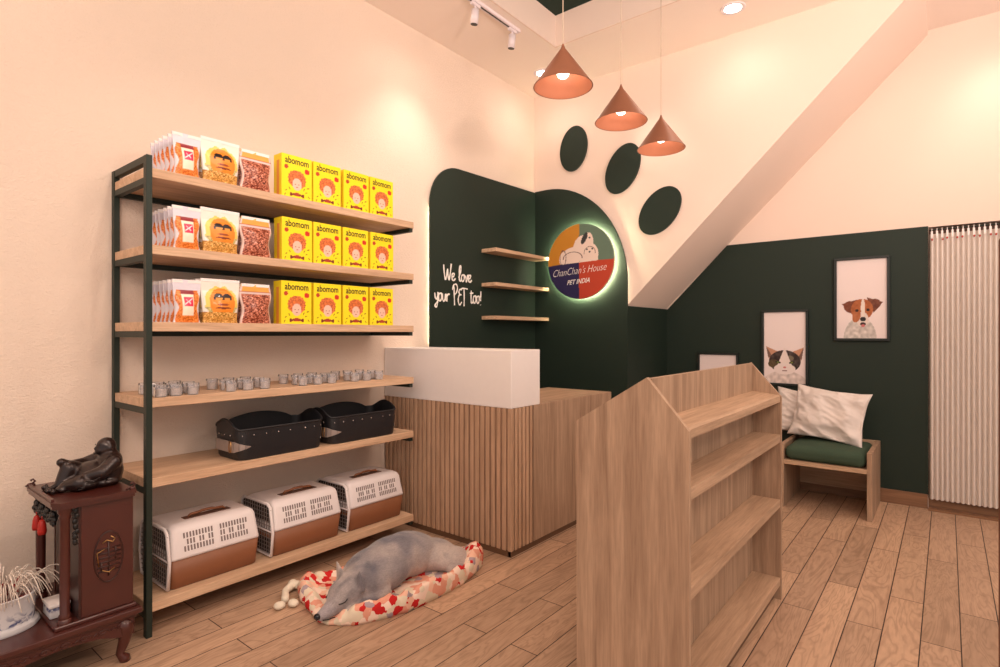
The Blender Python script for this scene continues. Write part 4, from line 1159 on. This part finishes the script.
# ---------------------------------------------------------------- toy
b=BM()
P=[(-2.385,1.43,.026),(-2.365,1.385,.022),(-2.30,1.345,.018)]
limb(b,P,[.020,.016,.018]); ell(b,(-2.268,1.300,.017),(.024,.026,.016)); ell(b,(-2.242,1.350,.017),(.027,.022,.016)); ell(b,(-2.405,1.445,.024),(.020,.022,.019)); ell(b,(-2.375,1.452,.024),(.022,.020,.019))
b=fuse(b,.004,4)
for v in b.verts: v.co.z=max(v.co.z,.001)
tag(obj('dog_toy',b,'bone',smooth=True),'white plush bone toy lying at the left end of the blanket','toy')

# ---------------------------------------------------------------- sleeping dog
b=BM()
def E3(c,r,rot=(0,0,0)): ell(b,c,r,rot,3)
E3((-2.065,1.68,.105),(.135,.20,.105),(0,0,.10))
E3((-2.10,1.88,.105),(.140,.165,.105))
E3((-2.05,2.00,.08),(.130,.125,.075))
E3((-2.085,1.78,.115),(.130,.18,.105))
E3((-1.96,2.04,.065),(.085,.11,.055))
limb(b,[(-1.95,2.04,.06),(-1.89,2.08,.05),(-1.89,1.98,.045)],[.05,.035,.025])
E3((-2.025,1.575,.095),(.112,.125,.088))
limb(b,[(-2.03,1.56,.105),(-2.015,1.49,.095)],[.092,.080])
limb(b,[(-1.94,1.60,.06),(-1.92,1.50,.045),(-1.93,1.42,.04)],[.045,.030,.022])
E3((-2.005,1.450,.092),(.070,.074,.062))
E3((-2.0,1.415,.078),(.056,.05,.048))
limb(b,[(-2.0,1.41,.068),(-2.0,1.36,.052),(-2.0,1.330,.045)],[.045,.031,.023])
limb(b,[(-2.03,2.11,.05),(-1.96,2.16,.045),(-1.90,2.12,.04)],[.035,.03,.018])
def ear(bx,by,bz,tx,ty,tz):
    p=Vector((bx,by,bz)); q=Vector((tx,ty,tz))
    for k in range(13):
        t=k/12; c=p.lerp(q,t); ell(b,c,(.040*(1-t)+.005,.011*(1-t)+.005,.018*(1-t)+.005),(0,0,0),2)
ear(-2.045,1.468,.125,-2.066,1.450,.212); ear(-1.955,1.482,.120,-1.938,1.475,.196)
b=fuse(b,.0065,5,.55)
for v in b.verts:
    p=v.co
    if p.z<.026: p.z=.026
    nn=noise.noise(p*9)*.006+noise.noise(p*26)*.0022
    if p.y>1.5: v.co+=v.normal*nn
b.normal_update()
dg_=thing('sleeping_dog','grey husky-like dog sleeping curled on the patchwork blanket','dog',(-2.07,1.75,.025))
L=b.verts.layers.float_color.new('Col')
def mixc(a,c,t): t=max(0,min(1,t)); return tuple(x+(y-x)*t for x,y in zip(a,c))
for v in b.verts:
    p=v.co; n1=noise.noise(p*7); n2=noise.noise(p*16+Vector((3,1,2)))
    c=(158,150,150)
    c=mixc(c,(200,186,178),.35+1.6*n1)                                   # pale flank
    c=mixc(c,(104,104,116),1.5*math.exp(-((p.y-1.80)/.07)**2)*max(0,(p.z-.13)/.09)+.8*n2-.1)   # saddle
    c=mixc(c,(92,92,104),1.6*math.exp(-((p.y-1.53+.3*(p.x+2.0))/.05)**2)*(.6+1.5*n2))            # ruff behind the ears
    if p.y<1.50:
        st=math.sin((p.x+2.0)*150+n1*3); mid=math.exp(-((p.y-1.43)/.05)**2)
        c=mixc(c,(98,96,104),.7*mid*max(0,st))
        c=mixc(c,(186,176,178),max(0,(1.40-p.y)/.05))
    v[L]=lin(tuple(max(20,min(235,k)) for k in c))
bd=obj('body',b,'fur',dg_,smooth=True)
b=BM(); ell(b,(-1.998,1.3085,.049),(.0155,.012,.013),sub=3); obj('nose',b,'nose',dg_,smooth=True)
b=BM()
def lid(pts): tube(b,pts,.0022,6)
lid([(-1.945,1.418,.098),(-1.942,1.405,.090),(-1.946,1.392,.087),(-1.953,1.380,.086)])
lid([(-2.052,1.418,.100),(-2.054,1.405,.095),(-2.050,1.392,.090),(-2.042,1.380,.086)])
obj('closed_eyes',b,'eye',dg_,smooth=True)
b=BM(); lid([(-1.978,1.322,.036),(-1.968,1.345,.034),(-1.962,1.37,.036)]); obj('mouth_line',b,'eye',dg_,smooth=True)

# ---------------------------------------------------------------- camera, lights, world
cam=bpy.data.cameras.new('camera'); co=bpy.data.objects.new('camera',cam); C.objects.link(co)
co.location=(0,0,1.2); co.rotation_euler=(PI/2,0,math.radians(38.65)); cam.sensor_width=36; cam.lens=559/1000*36; cam.clip_start=.02
scene.camera=co
WARM=(1.0,.80,.67)
def spot(x,y,z,e,size=130,blend=.9,tgt=None,rad=.04,col=WARM,name='ceiling_spot'):
    l=bpy.data.lights.new(name,'SPOT'); l.energy=e; l.spot_size=math.radians(size); l.spot_blend=blend; l.shadow_soft_size=rad; l.color=col
    o=bpy.data.objects.new(name,l); C.objects.link(o); o.location=(x,y,z)
    if tgt: o.rotation_euler=(Vector(tgt)-Vector((x,y,z))).to_track_quat('-Z','Y').to_euler()
    return o
def point(x,y,z,e,rad=.1,col=WARM,name='lamp'):
    l=bpy.data.lights.new(name,'POINT'); l.energy=e; l.shadow_soft_size=rad; l.color=col
    o=bpy.data.objects.new(name,l); C.objects.link(o); o.location=(x,y,z)
    return o
for l in LIGHTS: spot(l[0],l[1],l[2],3,160,1)
for x,y,e in ((-2.45,2.5,6),(-2.45,.2,5),(-1.3,-.6,10),(.3,4.35,9),(1.3,2.8,12),(-.2,2.7,9),(.9,-1.2,8)):
    spot(x,y,H-.03,e,160,1,rad=.08)  # ceiling spots without fixtures, several added out of view as room fill
spot(-2.38,2.55,H-.03,30,76,1,(-2.84,2.50,1.35),.06)
spot(-1.75,3.72,H-.03,12,60,1,(-1.72,4.05,1.9),.06)
for y,ty in ((1.1,1.2),(1.9,1.8)):
    spot(-1.1,y,H-.12,25,60,.8,(-2.5,ty,1.5),.03)
[spot(q,4.5,H-.03,7,80,1,(q,4.84,1.9),.08) for q in (-.35,.25,.85)]
# added upward fill spots out of view, no fixtures, to brighten the ceiling
for a,bb,e in (((.9,.6,1.95),(-1.2,3.0,H),110),((.3,-1.0,1.95),(-2.0,1.7,H),50),((1.4,2.2,1.95),(-.6,3.9,H),70)):
    spot(*a,e,95,1,bb,.15,(1.0,.78,.68),name='ceiling_fill')
# added point fills high up outside the view, without any fixture
for x,y,z,e in ((.7,-.6,2.65,50),(1.3,2.0,2.65,42),(-1.0,-1.2,2.65,22),(-.9,1.3,2.95,12)):
    point(x,y,z,e,.3,name='room_fill')
for p in ps:
    point(p.location.x,p.location.y,p.location.z+.02,.25,.03)
w=bpy.data.worlds.new('world'); scene.world=w; w.use_nodes=True
w.node_tree.nodes['Background'].inputs[0].default_value=(1,.90,.83,1); w.node_tree.nodes['Background'].inputs[1].default_value=.45
vs=scene.view_settings; scene.display_settings.display_device='sRGB'; vs.view_transform='Standard'; vs.look='None'; vs.gamma=1; vs.exposure=.6; vs.use_curve_mapping=False
